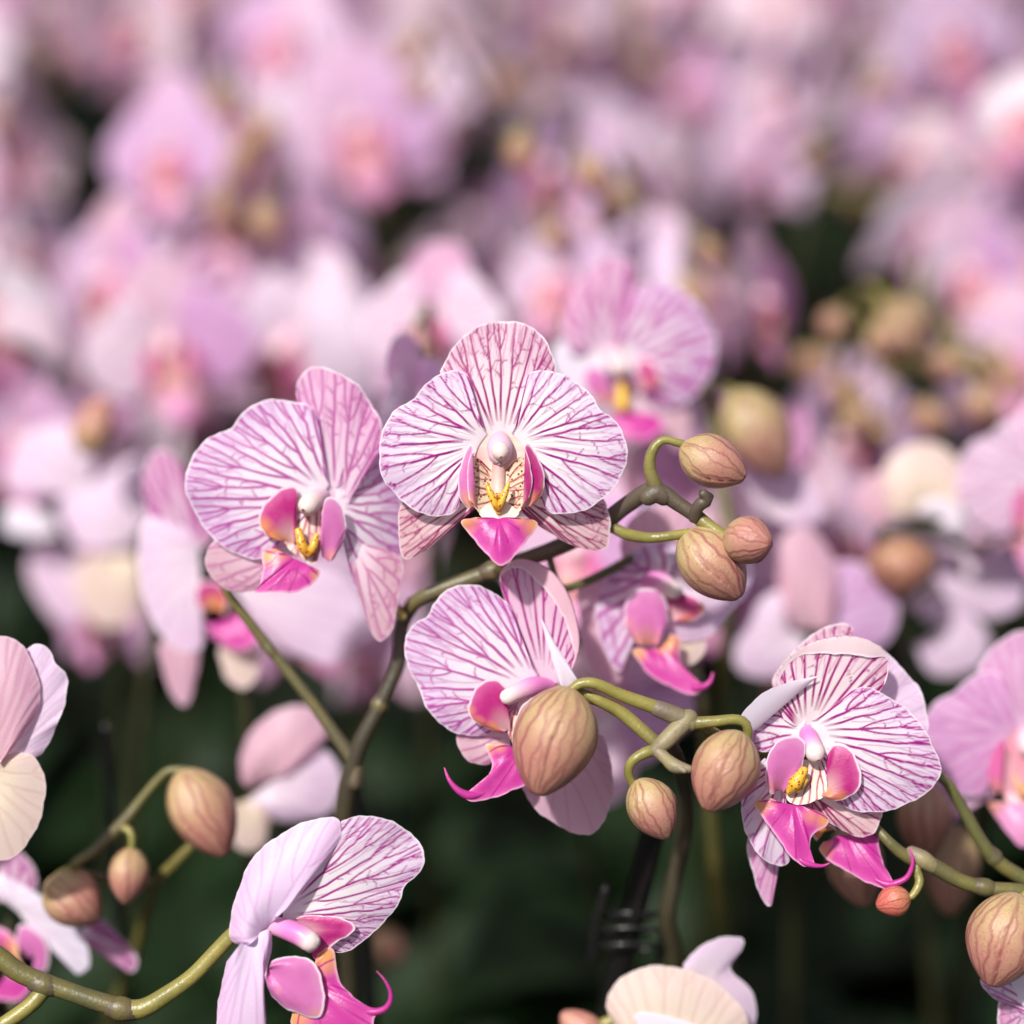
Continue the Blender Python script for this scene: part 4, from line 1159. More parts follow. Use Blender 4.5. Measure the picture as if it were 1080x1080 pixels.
# ---- D: bottom-left
dD = 0.548
Dp = plant_root(pot_below(-120, 1080, 0.57, 0.0, 0.03), 'orchid plant whose thick green stem rises from the bottom left corner to a side-on flower')
base_parts(Dp, 4)
dw = Vector(Dp.location)
spike(Dp, [
    (M_STEM, [dw + Vector((0, 0, 0.09)), dw + Vector((0, 0, 0.25)), *pp(dD, (-70, 985), (-20, 998), (0, 1010), (24, 1028), (80, 1049), (128, 1064)), ], [0.0028, 0.0028, 0.0026, 0.0026, 0.0026, 0.0026, 0.0025, 0.0027], [0, 0, 0, 0, 0, .15, .2, .45]),
    (M_PED, pp(dD, (126, 1064), (150, 1064), (175, 1050), (205, 1028), (246, 985), (275, 965, 4)), [0.0027, 0.0026, 0.0023, 0.0021, 0.0020, 0.002], [.5, .1, 0, 0, 0, 0]),
    node(*pp(dD, (118, 1062), (140, 1066)), 0.0027),
    node(*pp(dD, (38, 1036), (56, 1041)), 0.0026),
    (M_PED, pp(dD, (48, 1042), (30, 1062, 2), (-10, 1090, 4)), [0.0022, 0.0021, 0.002], [.3, 0, 0]),
])
build_flower(Dp, 300, 975, 0.543, flower_bottom(), 'side-on flower with a violet hood and striped petal')

# ---- E: left bud sprig (a little behind)
dE = 0.588
Ep = plant_root(pot_below(60, 1100, 0.66, 0.0, 0.02), 'orchid plant with three soft pinkish buds on a thin sprig above the thick stem')
base_parts(Ep, 5)
ew = Vector(Ep.location)
spike(Ep, [
    (M_STEM, [ew + Vector((0, 0, 0.09)), ew + Vector((0, 0, 0.22)), *pp(dE, (150, 980, -40), (165, 932, -14), (184, 910, -8), (206, 888, -6))], [0.0022, 0.0022, 0.0018, 0.0017, 0.0016, 0.0014]),
    (M_STEM, pp(dE, (165, 932, -14), (120, 930, -10), (78, 916), (100, 897), (131, 866), (150, 842), (167, 822), (178, 813), (195, 812)), [0.0014, 0.0014, 0.0014, 0.0016, 0.0017, 0.0013, 0.0012, 0.0011, 0.0011], [0, 0, 0, .4, .5, 0, 0, 0, 0]),
    (M_PED, pp(dE, (125, 872), (134, 874, 1), (139, 882, 2), (139, 896, 2)), [0.0012, 0.0011, 0.0010, 0.001]),
    (M_PED, pp(dE, (80, 915), (66, 920, 1), (54, 930, 1)), [0.0013, 0.0011, 0.001]),
])
add_bud(Ep, (190, 812), (238, 902), 70, dE, seed=31, hi=True, label='large soft pinkish bud')
add_bud(Ep, (138, 894), (133, 953), 44, dE - 0.002, seed=32, label='small soft bud')
add_bud(Ep, (50, 928), (104, 971), 60, dE - 0.002, seed=33, label='medium soft bud at the sprig end')
stake(Ep, W(112, 768, 0.63), 0.0016)

# ---- Fp: left edge flower seen from behind
Fp = plant_root(pot_below(-60, 900, 0.60, 0, 0.03), 'orchid plant whose peach and cream flower shows its back at the left edge')
base_parts(Fp, 6)
fw = Vector(Fp.location)
spike(Fp, [(M_STEM, [fw + Vector((0, 0, 0.09)), fw + Vector((0, 0, 0.25)), *pp(0.575, (-60, 850), (-30, 815), (0, 808))], [0.0026, 0.0025, 0.0022, 0.0016, 0.0012])])
build_flower(Fp, 20, 780, 0.558, flower_edge(), 'flower seen from behind')

# ---- G: mid flower behind the buds, and the rear flower
Gp = plant_root(pot_below(690, 1000, 0.66, 0.03, 0.02), 'orchid plant with a vivid pink-lipped flower half behind the largest pale bud')
base_parts(Gp, 7)
gw = Vector(Gp.location)
spike(Gp, [(M_STEM, [gw + Vector((0, 0, 0.09)), gw + Vector((0, 0, 0.22)), *pp(0.62, (745, 800), (730, 700), (700, 620), (660, 600))], [0.0026, 0.0025, 0.0022, 0.0018, 0.0016, 0.0012])])
build_flower(Gp, 700, 645, 0.583, flower_mid(), 'blushing flower with a vivid pink lip')
Hp = plant_root(pot_below(700, 800, 0.72, 0.02, 0.04), 'orchid plant with one softly blurred lilac flower just behind the sharp striped one')
base_parts(Hp, 8)
hw = Vector(Hp.location)
spike(Hp, [(M_STEM, [hw + Vector((0, 0, 0.09)), hw + Vector((0, 0, 0.25)), *pp(0.66, (770, 640), (760, 500), (740, 410), (690, 390))], [0.0026, 0.0025, 0.0022, 0.0018, 0.0016, 0.0012]),
           (M_PED, pp(0.66, (740, 412), (760, 405), (778, 418)), [0.0016, 0.0014, 0.0012])])
build_flower(Hp, 675, 385, 0.648, flower_rear(), 'softly blurred lilac flower')
add_bud(Hp, (772, 412), (826, 502), 76, 0.66, M_BUDS, seed=41, label='blurred peach bud', hi=False, nv=12)

# ------------------------------------------------------------------ placed plants further back
def facing(px, yaw, pitch):
    """flower normal: towards the camera turned by yaw (deg, + = to the right of the picture) and pitch (+ = up)"""
    y, p = rad(yaw), rad(pitch)
    n = -D_ * math.cos(y) * math.cos(p) + R_ * math.sin(y) * math.cos(p) + U_ * math.sin(p)
    return n


def soft_flower(root, px, py, d, yaw=0, pitch=0, size=1.0, roll=0, variant=None, full=True, label=None):
    M = frame_from(facing(px, yaw, pitch), (0, 0.2, 1)) @ Matrix.Rotation(rad(roll), 3, 'Z')
    w = W(px, py, d)
    if full:
        fe = flower_empty(root, w, M, label)
        fe.scale = (size,) * 3
        for n, me in ME_MID:
            o = bpy.data.objects.new(n, me)
            link(o, fe)
        return w, M
    child('flower', ME_BG[variant if variant is not None else random.randrange(3)], root, w, M, size)
    return w, M


FEAT = []


def soft_plant(label, flowers, buds=(), group=None, pot=None, seed=0):
    """flowers: (px, py, depth, yaw, pitch, size[, roll, variant]); buds: (ax, ay, tx, ty, w, depth)"""
    rg = random.Random(seed)
    if group is None:
        FEAT.extend([(f[0], f[1], f[2], 62 * f[5]) for f in flowers] + [((b[0] + b[2]) / 2, (b[1] + b[3]) / 2, b[5], 34) for b in buds])
    ws = [W(f[0], f[1], f[2]) for f in flowers] + [W((b[0] + b[2]) / 2, (b[1] + b[3]) / 2, b[5]) for b in buds]
    c = np.mean(ws, axis=0)
    root = plant_root((c[0] + rg.uniform(-.01, .01), c[1] + 0.05) if pot is None else pot, label, group)
    base_parts(root, seed + 100, 4)
    ws.sort(key=lambda w: w[2])
    rw = np.array(root.location)
    spine = [rw + np.array((0, 0, 0.09)), rw + np.array((0.003, 0, 0.2))]
    zs = np.linspace(0.28, ws[-1][2] + 0.005, 4)
    zs = zs[zs > 0.22]
    wa = np.array(ws)
    cz = wa.mean(0)
    sl_ = np.clip(((wa[:, 0] - cz[0]) @ (wa[:, 2] - cz[2])) / (((wa[:, 2] - cz[2]) ** 2).sum() + 4e-4), -.5, .5)
    for i, z in enumerate(zs):
        f = (i + 1) / len(zs)
        spine.append(np.array((rw[0] * (1 - f) + (cz[0] + sl_ * (z - cz[2])) * f, rw[1] * (1 - 0.6 * f) + (cz[1] + 0.02) * 0.6 * f, z)))
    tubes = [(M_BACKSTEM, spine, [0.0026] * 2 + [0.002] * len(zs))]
    def attach(p):
        q = catmull(spine, 40)
        return q[np.argmin(np.linalg.norm(q - p - np.array((0, .01, -.005)), axis=1))]
    for f in flowers:
        w, M = soft_flower(root, *f[:6], roll=f[6] if len(f) > 6 else rg.uniform(-12, 12), variant=f[7] if len(f) > 7 else None, full=len(f) <= 7)
        n = np.array(M @ Vector((0, 0, 1)))
        a = attach(w)
        tubes.append((M_PED, [a, (a + w) / 2 + np.array((0, 0, 0.004)) - n * 0.006, w - n * 0.002], [0.0013, 0.0011, 0.001]))
    for b in buds:
        s = b[5] / F
        Aw, Bw = W(b[0], b[1], b[5]), W(b[2], b[3], b[5]) - D_ * 6 * s
        ax = Bw - Aw
        L = np.linalg.norm(ax)
        o = child('bud', ME_BUDS[rg.randrange(3)], root, Aw, frame_from(ax, U_))
        o.scale = (b[4] * s / 0.72, b[4] * s / 0.72, L)
        a = attach(Aw)
        tubes.append((M_PED, [a, (a + Aw) / 2 + np.array((0, 0, 0.004)), Aw + ax * 0.03], [0.0012, 0.001, 0.001]))
    g = Geo()
    for (mat, pts, radii) in tubes:
        tube(g, mat, [np.array(p) - rw for p in pts], radii, n=8, res=0.006)
    child('flower_spike', g.mesh('flower_spike'), root, root.location)
    return root


soft_plant('orchid plant with a blurred face-on magenta flower alone against the dark gap upper left', [(178, 370, .78, 8, -5, 1.0), (115, 300, .83, -40, 0, 1.0)], seed=1)
soft_plant('orchid plant with a blurred white flower and orange-red throat near the top', [(378, 140, .93, 6, 0, 1.18), (300, 40, 1.0, -20, 10, 1.0)], seed=2)
soft_plant('orchid plant with a pink flower cut by the right edge, level with the rusty bud', [(1112, 520, .66, -30, -5, 1.0)], seed=9)
soft_plant('orchid plant with a vivid magenta-throated flower cut by the lower right edge', [(1082, 790, .60, -10, 0, .95)], seed=10)
soft_plant('orchid plant with a pink flower in the upper right above scattered green buds', [(1020, 290, .86, 20, 0, .9), (1065, 380, .84, -30, 0, .9)], [(962, 318, 945, 355, 60, .76), (1005, 372, 992, 402, 48, .76), (1040, 410, 1028, 450, 50, .75), (900, 400, 885, 435, 56, .79), (925, 440, 915, 480, 50, .78), (865, 370, 850, 402, 50, .82), (985, 425, 972, 462, 52, .77), (1010, 330, 1030, 355, 40, .86)], seed=11)
rb = random.Random(5)
for q_, (lab_, bx, by) in enumerate((('orchid plant with a spray of olive buds right of the large blurred bud', 880, 400), ('orchid plant with a spray of rusty and green buds near the right edge', 1010, 420), )):
    bl = []
    for k_ in range(5 - q_ % 2):
        x_, y_ = bx + rb.uniform(-85, 75), by + rb.uniform(-75, 65)
        a_ = rb.uniform(-.9, .9)
        bl.append((x_, y_, x_ + 34 * math.sin(a_), y_ + 34 * math.cos(a_), rb.uniform(30, 46), .74 + .02 * q_ + rb.uniform(-.02, .03)))
    soft_plant(lab_, [], bl, seed=60 + q_)
soft_plant('orchid plant with soft pink petals turned away behind the two pale buds', [(800, 515, .72, 140, 0, .95, 160), (885, 570, .76, 30, 0, .9), (760, 620, .74, -20, 0, .9)], seed=71)
soft_plant('orchid plant with faint lilac petals filling the gap below the soft lavender flower', [(330, 640, .76, 30, 0, .9), (395, 680, .80, -40, 10, .8)], seed=72)
soft_plant('orchid plant with soft mauve flowers at the left edge, under the face-on magenta one', [(20, 470, .80, 20, 0, .9), (110, 640, .78, -30, 0, .8)], seed=73)
soft_plant('orchid plant with a pale upright white petal and olive buds above the lilac flower', [(700, 225, .84, 95, 20, .9), (590, 300, .80, -40, 10, .85), (800, 320, .80, 60, 0, .9)], [(590, 250, 575, 280, 40, .9), (610, 220, 600, 245, 36, .9)], seed=12)
soft_plant('orchid plant with a mauve flower between the two striped flowers at the top', [(455, 345, .72, -25, 5, .85), (440, 440, .62, 60, 0, .7)], seed=13)
soft_plant('orchid plant with hanging pink sepals left of the soft lavender flower, over a peach bud', [(305, 290, .84, 80, -10, .9), (240, 260, .88, 160, 0, .8)], [(270, 230, 225, 245, 50, .88)], seed=14)
soft_plant('orchid plant with broad pale petals behind the vivid pink-lipped flower', [(635, 735, .655, 150, -10, .95, 170), (612, 590, .665, -30, 10, .9), (735, 560, .67, 40, 10, .9)], seed=17)


def sketch(label, pot, cx, cy, d, parts, flabel, stem, buds=(), seed=0):
    root = plant_root(pot, label)
    base_parts(root, seed + 300, 4)
    r0 = Vector(root.location)
    spike(root, [(M_BACKSTEM, [r0 + Vector((0, 0, 0.09)), r0 + Vector((0, 0, 0.2)), *stem], [0.0026, 0.0024, 0.002, 0.0016, 0.0013])])
    build_flower(root, cx, cy, d, parts, flabel)
    for (a, b, w_, d_, m) in buds:
        add_bud(root, a, b, w_, d_, m, seed=seed + len(root.children), hi=False, nv=11)
    FEAT.append((cx, cy, d, 70))
    return root


VS = dict(n=7, gap=(16, 11), w=1.8, soft=3.0, cross=0)
# drooping flower left of the soft lavender one
T = Trace(0, 380, 2.843, 195, 590)
sketch('orchid plant with a pale drooping flower half hidden by the soft lavender one', pot_below(250, 900, .68), 195, 590, 0.632, [
    ('petal', [dict(mat=M_PALE, base=T((600, 560), (600, 620)), res=2.6, ends=T((555, 500), (450, 470), (415, 560), (428, 700), (470, 805), (540, 872), (605, 862), (606, 760), (600, 680)), bulge=6, veins=VS, seed=1)]),
    ('dorsal_sepal', [dict(mat=M_SEP2, base=T((560, 600), (620, 560)), z0=-5, res=2.6, ends=T((440, 470), (425, 340), (475, 265), (540, 310), (590, 430), (640, 520)), bulge=5, veins=VS, seed=2)]),
    ('lateral_sepal', [dict(mat=M_PINK, base=T((520, 800), (580, 790)), z0=-6, res=2.6, ends=T((470, 860), (500, 980), (535, 1032), (565, 1020), (592, 920), (600, 850)), bulge=4, veins=VS, seed=3)]),
    ('lateral_sepal', [dict(mat=M_CREAM, base=T((680, 800), (720, 780)), z0=-9, res=2.6, ends=T((650, 880), (680, 960), (730, 990), (770, 940), (780, 860)), bulge=4, seed=4)]),
    ('petal', [dict(mat=M_PALE, base=T((640, 640), (680, 680)), z0=-40, veins=VS, res=2.6, ends=T((700, 560), (820, 600), (1000, 640), (1080, 760), (1030, 900), (900, 900), (760, 800)), bulge=4, seed=5)]),
    ('side_lobe', [dict(mat=M_LOBE, base=T((620, 760, 6), (640, 740, 6)), res=2, ends=T((590, 720, 8), (600, 670, 12), (650, 660, 12), (690, 700, 10), (680, 760, 8)), bulge=3, tones=T.tones((650, 735, 14, 1)))]),
    ('lip', [dict(mat=M_LIP, base=T((640, 790, 8), (700, 770, 8)), res=2, ends=T((610, 780, 8), (650, 835, 14), (720, 865, 18), (778, 842, 20), (760, 790, 14), (720, 750, 8)), bulge=4)])],
    'pale drooping flower', pp(.65, (260, 760), (250, 690), (215, 600, 10)), seed=1)
T = Trace(0, 380, 2.843, 110, 510)
sketch('orchid plant with lilac side-on petals under a peach bud in the left middle', pot_below(110, 900, .76), 110, 510, 0.73, [
    ('petal', [dict(mat=M_PALE, base=T((250, 400), (280, 350)), res=3, ends=T((120, 410), (30, 390), (20, 300), (75, 225), (150, 190), (230, 200), (290, 280)), bulge=6, veins=VS, seed=1)]),
    ('petal', [dict(mat=M_PALE, base=T((380, 560), (420, 520)), res=3, z0=3, ends=T((230, 560), (180, 470), (190, 410), (290, 360), (400, 290), (460, 330), (480, 430)), bulge=6, veins=VS, seed=2)]),
    ('lateral_sepal', [dict(mat=M_CREAM, base=T((330, 580), (400, 580)), z0=-6, res=3, ends=T((230, 600), (220, 700), (280, 790), (360, 800), (420, 730), (430, 620)), bulge=6, veins=VS, seed=3)]),
    ('lateral_sepal', [dict(mat=M_WHITE, base=T((170, 480), (170, 520)), z0=-4, res=3, ends=T((100, 440), (20, 440), (10, 510), (90, 540)), bulge=4, seed=4)]),
    ('lip', [dict(mat=M_BGS, base=T((170, 560), (210, 600)), z0=-50, res=3, ends=T((80, 540), (50, 640), (110, 760), (200, 800), (240, 720)), bulge=4, seed=5)])],
    'lilac side-on flower', pp(.72, (150, 760), (160, 640), (150, 560)), [((88, 480), (112, 418), 44, .70, M_BUD)], seed=2)
T = Trace(230, 580, 3.6, 305, 825)
sketch('orchid plant with a pink domed flower back low beside the leaning stem', pot_below(330, 1000, .68), 305, 825, 0.635, [
    ('dorsal_sepal', [dict(mat=M_PINK, base=T((130, 900), (230, 860)), z0=8, res=2.4, ends=T((90, 860), (88, 780), (130, 690), (200, 620), (300, 588), (370, 610), (418, 680), (385, 740), (310, 790)), bulge=12, veins=VS, seed=1)]),
    ('petal', [dict(mat=M_PALE, base=T((130, 930), (200, 880)), z0=0, res=2.4, ends=T((140, 1010), (260, 1030), (400, 1005), (455, 950), (466, 860), (430, 785), (370, 755), (270, 800)), bulge=9, veins=VS, seed=2)]),
    ('lateral_sepal', [dict(mat=M_CREAM, base=T((100, 950), (150, 930)), z0=4, res=2.4, ends=T((60, 960), (40, 1060), (90, 1140), (170, 1120), (200, 1020)), bulge=5, veins=VS, seed=3)])],
    'pink domed flower back', pp(.65, (320, 940), (300, 900), (280, 850)), [((392, 985), (425, 1015), 40, .72, M_BUD)], seed=3)
T = Trace(780, 380, 3.375, 840, 640)
sketch('orchid plant with a pink flower back right of the small rusty bud', pot_below(850, 900, .72), 840, 640, 0.67, [
    ('dorsal_sepal', [dict(mat=M_PINK, base=T((180, 960), (280, 960)), z0=6, res=2.6, ends=T((130, 800), (140, 660), (190, 595), (250, 600), (310, 670), (348, 770), (345, 880), (320, 960)), bulge=12, veins=VS, seed=1)]),
    ('petal', [dict(mat=M_PALE, base=T((170, 960), (240, 990)), z0=0, res=2.6, ends=T((140, 820), (80, 850), (10, 960), (-20, 1080), (60, 1130), (180, 1120)), bulge=6, veins=VS, seed=2)]),
    ('petal', [dict(mat=M_BG, base=T((300, 900), (320, 960)), z0=-8, res=2.6, ends=T((340, 720), (430, 720), (530, 790), (570, 900), (520, 1010), (400, 1040)), bulge=6, veins=VS, seed=3)]),
    ('lateral_sepal', [dict(mat=M_PALE, base=T((60, 520), (120, 560)), z0=-10, res=2.6, ends=T((0, 400), (80, 370), (200, 380), (280, 470), (300, 560), (200, 600)), bulge=5, veins=VS, seed=4)])],
    'pink flower back', pp(.69, (840, 800), (850, 720), (840, 660)), [((842, 705), (812, 748), 40, .69, M_BUD)], seed=4)
T = Trace(780, 380, 3.375, 975, 520)
sketch('orchid plant with a cream hooded flower above a dark twig and brown bud', pot_below(1010, 900, .73), 975, 520, 0.69, [
    ('dorsal_sepal', [dict(mat=M_CREAM, base=T((600, 560), (720, 540)), z0=8, res=2.6, ends=T((520, 540), (500, 440), (530, 350), (600, 300), (690, 298), (770, 350), (835, 440), (840, 500)), bulge=12, veins=VS, seed=1)]),
    ('petal', [dict(mat=M_WHITE, base=T((640, 560), (720, 560)), z0=14, res=2.6, ends=T((620, 520), (680, 470), (770, 460), (850, 500), (850, 590), (780, 620), (680, 600)), bulge=6, seed=2)]),
    ('petal', [dict(mat=M_PINK, base=T((540, 560), (600, 560)), z0=-4, res=2.6, ends=T((500, 600), (420, 540), (420, 460), (480, 400), (540, 420)), bulge=5, veins=VS, seed=3)]),
    ('petal', [dict(mat=M_PALE, base=T((800, 700), (820, 760)), z0=-14, res=2.6, ends=T((720, 660), (860, 640), (1000, 700), (1020, 860), (900, 920), (760, 860), (700, 760)), bulge=5, veins=VS, seed=4)]),
    ('lateral_sepal', [dict(mat=M_PALE, base=T((700, 950), (760, 940)), z0=-18, res=2.6, ends=T((640, 900), (700, 860), (830, 900), (900, 1000), (860, 1100), (700, 1120), (640, 1020)), bulge=5, veins=VS, seed=5)])],
    'cream hooded flower', [*pp(.72, (960, 760), (955, 660)), *pp(.675, (928, 566), (985, 562), (1030, 578), (1075, 558))], [((950, 566), (950, 630), 74, .67, M_BUDB)], seed=5)
T = Trace(0, 650, 2.512, 25, 965)
sketch('orchid plant with white streaked petals and a magenta lip above the thick stem', pot_below(20, 1150, .62), 25, 965, 0.60, [
    ('petal', [dict(mat=M_WHITE, base=T((20, 760), (60, 790)), z0=4, res=2.4, ends=T((-40, 700), (0, 680), (60, 710), (120, 745), (170, 790), (230, 860), (238, 920), (205, 945), (180, 900), (140, 830)), bulge=5, veins=VS, seed=1)]),
    ('dorsal_sepal', [dict(mat=M_SEP2, base=T((0, 760), (60, 740)), z0=-4, res=2.4, ends=T((-80, 740), (-60, 640), (0, 610), (60, 630), (95, 690), (90, 750)), bulge=4, veins=VS, seed=2)]),
    ('lateral_sepal', [dict(mat=M_SEP2, base=T((200, 850), (220, 820)), z0=-8, res=2.4, ends=T((240, 880), (310, 930), (345, 948), (362, 925), (340, 880), (270, 805)), bulge=3, veins=VS, seed=3)]),
    ('side_lobe', [dict(mat=M_LOBEV, base=T((80, 900, 8), (100, 900, 8)), res=2, ends=T((50, 850, 12), (60, 810, 14), (100, 820, 14), (135, 870, 12), (130, 930, 10), (90, 940, 8)), bulge=4)]),
    ('lip', [dict(mat=M_LIP, base=T((0, 880, 6), (60, 900, 6)), res=2, ends=T((-60, 900, 8), (-50, 830, 8), (0, 820, 8), (50, 850, 10), (60, 900, 14), (90, 960, 16), (60, 1010, 18), (-20, 1000, 14)), bulge=4, tones=T.tones((60, 890, 22, 1)))])],
    'white streaked flower', pp(.615, (20, 1100), (10, 1040), (10, 970)), seed=6)
# bottom foreground: flower from behind
Lp = plant_root(pot_below(700, 1180, 0.60, 0, 0.03), 'orchid plant whose cream domed flower back peeks in at the bottom edge')
base_parts(Lp, 15)
lw = Vector(Lp.location)
spike(Lp, [(M_PED, [lw + Vector((0, 0, 0.09)), lw + Vector((0, 0, 0.2)), *pp(0.58, (600, 1160), (630, 1090), (650, 1076), (690, 1085))], [0.0026, 0.0025, 0.0022, 0.0018, 0.0016, 0.0012])])
T = Trace(560, 820, 2.077, 700, 1060)
build_flower(Lp, 700, 1060, 0.575, [
    ('dorsal_sepal', [dict(mat=M_CREAM, base=T((250, 600), (350, 600)), z0=8, ends=T((180, 540), (165, 485), (200, 432), (270, 409), (350, 420), (420, 460), (468, 515), (480, 600)), bulge=12, veins=VV(7, (16, 12), 2.4, cross=0, soft=3), seed=5)]),
    ('petal', [dict(mat=M_WHITE, base=T((260, 620, 10), (330, 640, 10)), ends=T((215, 520, 18), (240, 502, 22), (330, 520, 24), (420, 560, 22), (470, 620, 16)), bulge=4, seed=6)]),
    ('petal', [dict(mat=M_PALE, base=T((330, 460), (400, 480)), z0=-16, ends=T((335, 410), (375, 368), (430, 348), (465, 352), (462, 380), (440, 425), (490, 480), (495, 560), (440, 560)), bulge=4, seed=7, tilt=(0, .3))])],
    'domed cream back of a flower')
add_bud(Lp, (640, 1110), (592, 1068), 44, 0.58, seed=51, label='bud tip at the bottom edge', hi=False, nv=12)
# right edge, lower: bud with a white flower below
Rp = plant_root(pot_below(1120, 1150, 0.57, 0.02, 0.03), 'orchid plant with a ribbed bud over a violet-edged petal in the bottom right corner')
base_parts(Rp, 16)
rw_ = Vector(Rp.location)
spike(Rp, [(M_PED, [rw_ + Vector((0, 0, 0.09)), rw_ + Vector((0, 0, 0.2)), *pp(0.55, (1150, 1060), (1130, 960), (1100, 935), (1075, 950))], [0.0026, 0.0025, 0.0022, 0.0018, 0.0016, 0.0014])])
add_bud(Rp, (1074, 942), (1045, 1040), 84, 0.545, seed=52, label='ribbed pinkish bud', nv=20)
T = Trace(560, 820, 2.077, 1075, 1050)
build_flower(Rp, 1075, 1050, 0.556, [
    ('petal', [dict(mat=M_PET2, base=T((1120, 500), (1120, 540)), z0=-4, ends=T((1040, 420), (985, 440), (1010, 480), (1060, 510), (1100, 560)), bulge=3, veins=VV(6, (10, 7), 1.5), seed=8)]),
    ('petal', [dict(mat=M_WHITE, base=T((1130, 470), (1130, 500)), z0=4, ends=T((1080, 400), (1045, 405), (1042, 425), (1060, 470), (1090, 520)), bulge=4, seed=9)]),
    ('lateral_sepal', [dict(mat=M_SEP2, base=T((1100, 500), (1130, 500)), z0=-8, ends=T((1030, 480), (1026, 540), (1040, 600), (1080, 620), (1140, 560)), bulge=3, veins=VV(5, (9, 7), 1.4), seed=10)])],
    'violet-edged petals below the bud')

# ------------------------------------------------------------------ the rows behind
GAPS = [(780, 260, 26), (395, 225, 34), (120, 190, 26), (20, 410, 40), (480, 190, 26), (20, 100, 20), (395, 250, 45), (110, 130, 26), (860, 270, 40), (60, 420, 30), (640, 210, 24), (850, 250, 34), (960, 750, 60), (380, 720, 60)]
BUDDY = [(930, 380, 80), (900, 200, 70), (570, 80, 45), (590, 240, 50), (230, 210, 50), (40, 40, 50), (740, 20, 40)]
rnd = random.Random(23)
rows = []
Y = 0.82
k = 0
while Y < 2.35:
    half = 0.13 + Y * 0.30
    n = int(2 * half / 0.112)
    for i in range(n + 1):
        x = -half + (i + 0.5 * (k % 2)) * 2 * half / n + rnd.uniform(-.014, .014)
        rows.append((k, x, Y + rnd.uniform(-.02, .02)))
    Y += 0.108
    k += 1
for (k, x, y) in rows:
    if abs(x) > 0.2 + 0.30 * y: continue
    far = y > 1.35
    if y < 1.0: lab, grp = 'blurred pink orchid plant in the near back rows behind the striped flowers', 'orchid plants in the near back rows'
    elif y < 1.35: lab, grp = 'strongly blurred pink orchid plant in the upper quarter of the picture', 'orchid plants in the upper back rows'
    else: lab, grp = 'faint pink orchid plant in the farthest rows along the top', 'orchid plants in the farthest rows'
    fl, bd = [], []
    top = 0.50 + rnd.uniform(-.035, .03)
    lean = rnd.uniform(-.05, .05)
    nf = rnd.choice((5, 6, 6, 7))
    zlow = 0.33 if y < 1.1 else 0.36
    for q in range(nf):
        f = q / (nf - 1)
        z = top - 0.012 - (top - zlow) * f
        p = np.array((x + lean * (1 - f) + (0.033 if q % 2 else -0.033) + rnd.uniform(-.01, .01), y - 0.05 * (1 - f) - 0.015 + rnd.uniform(-.01, .01), z))
        px, py, d = proj(p)
        if any(math.hypot(px - a, py - b) < r + 34 * .85 / d for a, b, r in GAPS): continue
        if any(math.hypot(px - a, py - b) < r and d < c + 0.04 for a, b, c, r in FEAT): continue
        if any(math.hypot(px - a, py - b) < r for a, b, r in BUDDY) and rnd.random() < 0.96:
            bd.append((px - 8, py - 12, px + rnd.uniform(-8, 12), py + 14, 34 * .8 / d + 8, d))
            continue
        if py > 380 and rnd.random() < (0.5 if px < 450 else 0.25): continue
        fl.append((px, py, d, rnd.choice((rnd.gauss(0, 30), rnd.gauss(0, 40), rnd.gauss(0, 75), 180 + rnd.gauss(0, 35))), rnd.gauss(-4, 14), rnd.uniform(0.85, 1.3), rnd.uniform(-25, 25), rnd.randrange(3)))
    tip = np.array((x + lean * 1.5, y - 0.06, top + 0.012))
    for q in range(rnd.choice((1, 2, 3, 4))):
        p = tip + np.array((rnd.uniform(-.02, .02), -0.008 * q, -0.012 * q + rnd.uniform(-.005, .01)))
        px, py, d = proj(p)
        a = rnd.uniform(-1, 1)
        L = rnd.uniform(34, 52) * .8 / d
        bd.append((px, py, px + L * math.sin(a), py + L * math.cos(a), L * .78, d))
    if not fl and not bd: continue
    soft_plant(lab, fl, bd, grp, (x, y), seed=rnd.randrange(9999))

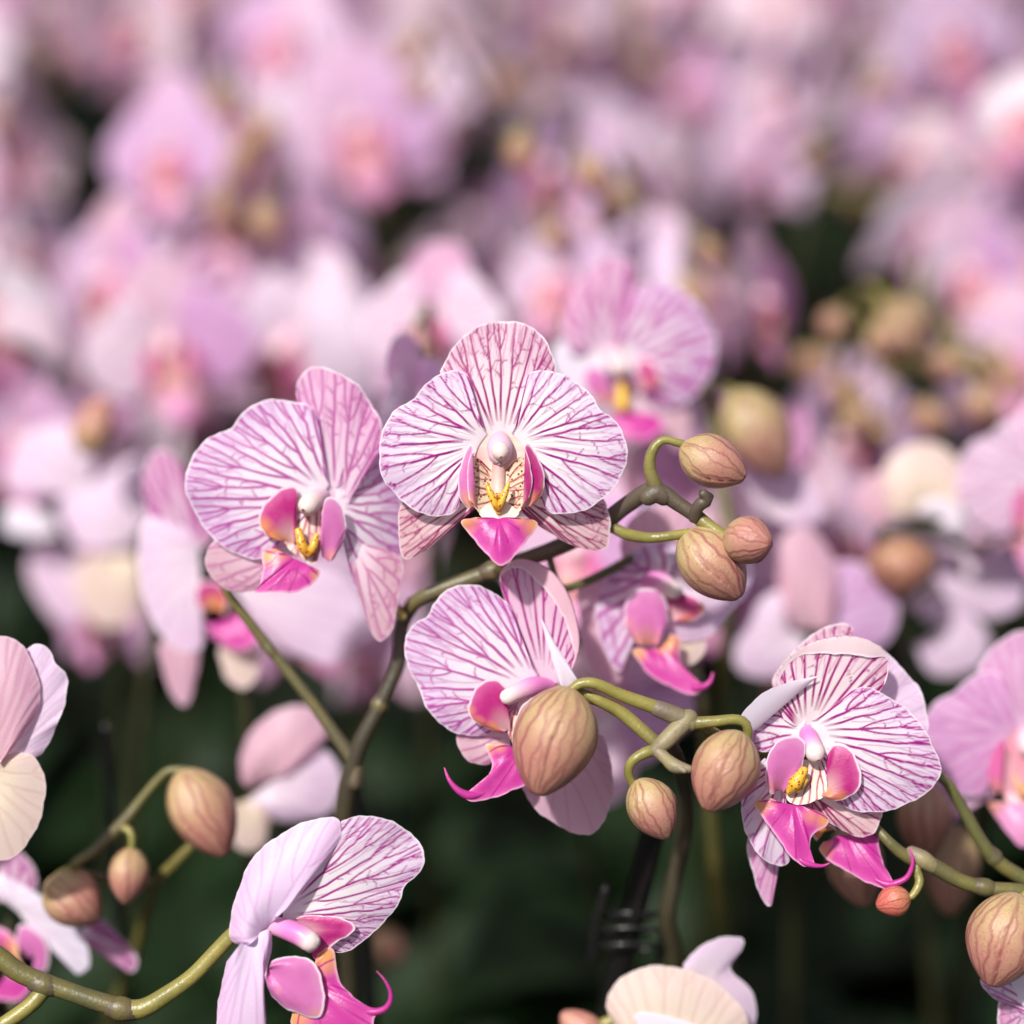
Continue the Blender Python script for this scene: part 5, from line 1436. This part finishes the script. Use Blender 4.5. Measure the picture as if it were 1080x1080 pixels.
# ------------------------------------------------------------------ bench
g = Geo()
g.add([(-4, -1, 0), (4, -1, 0), (4, 7, 0), (-4, 7, 0)], [(0, 1, 2, 3)], M_BENCH)
o = bpy.data.objects.new('ground', g.mesh('ground'))
link(o)
tag(o, kind='structure')

# ------------------------------------------------------------------ light, sky, camera
w = bpy.data.worlds.new('World')
S.world = w
w.use_nodes = True
nt = w.node_tree
bgN = nt.nodes['Background']
sky = nt.nodes.new('ShaderNodeTexSky')
sky.sky_type = 'NISHITA'
sky.sun_disc = False
SUN_EL, SUN_AZ = rad(54), rad(214)     # azimuth clockwise from +Y: behind the camera's left shoulder
sky.sun_elevation = SUN_EL
sky.sun_rotation = SUN_AZ
nt.links.new(sky.outputs[0], bgN.inputs[0])
sky.air_density = 0.8
sky.dust_density = 4
sky.ozone_density = 0.8
bgN.inputs[1].default_value = 0.09
sl = bpy.data.lights.new('sun', 'SUN')
sl.energy = 4.9
sl.angle = rad(3)
sl.color = (1.0, 0.965, 0.92)
so = bpy.data.objects.new('sun', sl)
link(so)
sd = Vector((math.sin(SUN_AZ) * math.cos(SUN_EL), math.cos(SUN_AZ) * math.cos(SUN_EL), math.sin(SUN_EL)))
so.rotation_euler = sd.to_track_quat('Z', 'Y').to_euler()

cd = bpy.data.cameras.new('camera')
cd.sensor_width = 36
cd.sensor_fit = 'HORIZONTAL'
cd.lens = 36 * F / 1080
cd.clip_start = 0.02
cd.clip_end = 60
cd.dof.use_dof = True
cd.dof.focus_distance = 0.546
cd.dof.aperture_fstop = (cd.lens / 1000) / 0.029
co = bpy.data.objects.new('camera', cd)
link(co)
co.matrix_world = Matrix.Translation(Vector(CAM)) @ CAMROT.to_4x4()
S.camera = co

S.view_settings.view_transform = 'Standard'
S.view_settings.look = 'None'
S.view_settings.exposure = 0.08
S.view_settings.gamma = 1.0
S.cycles.use_denoising = True
S.cycles.max_bounces = 8
S.cycles.transparent_max_bounces = 8
S.cycles.transmission_bounces = 6
S.cycles.sample_clamp_indirect = 6
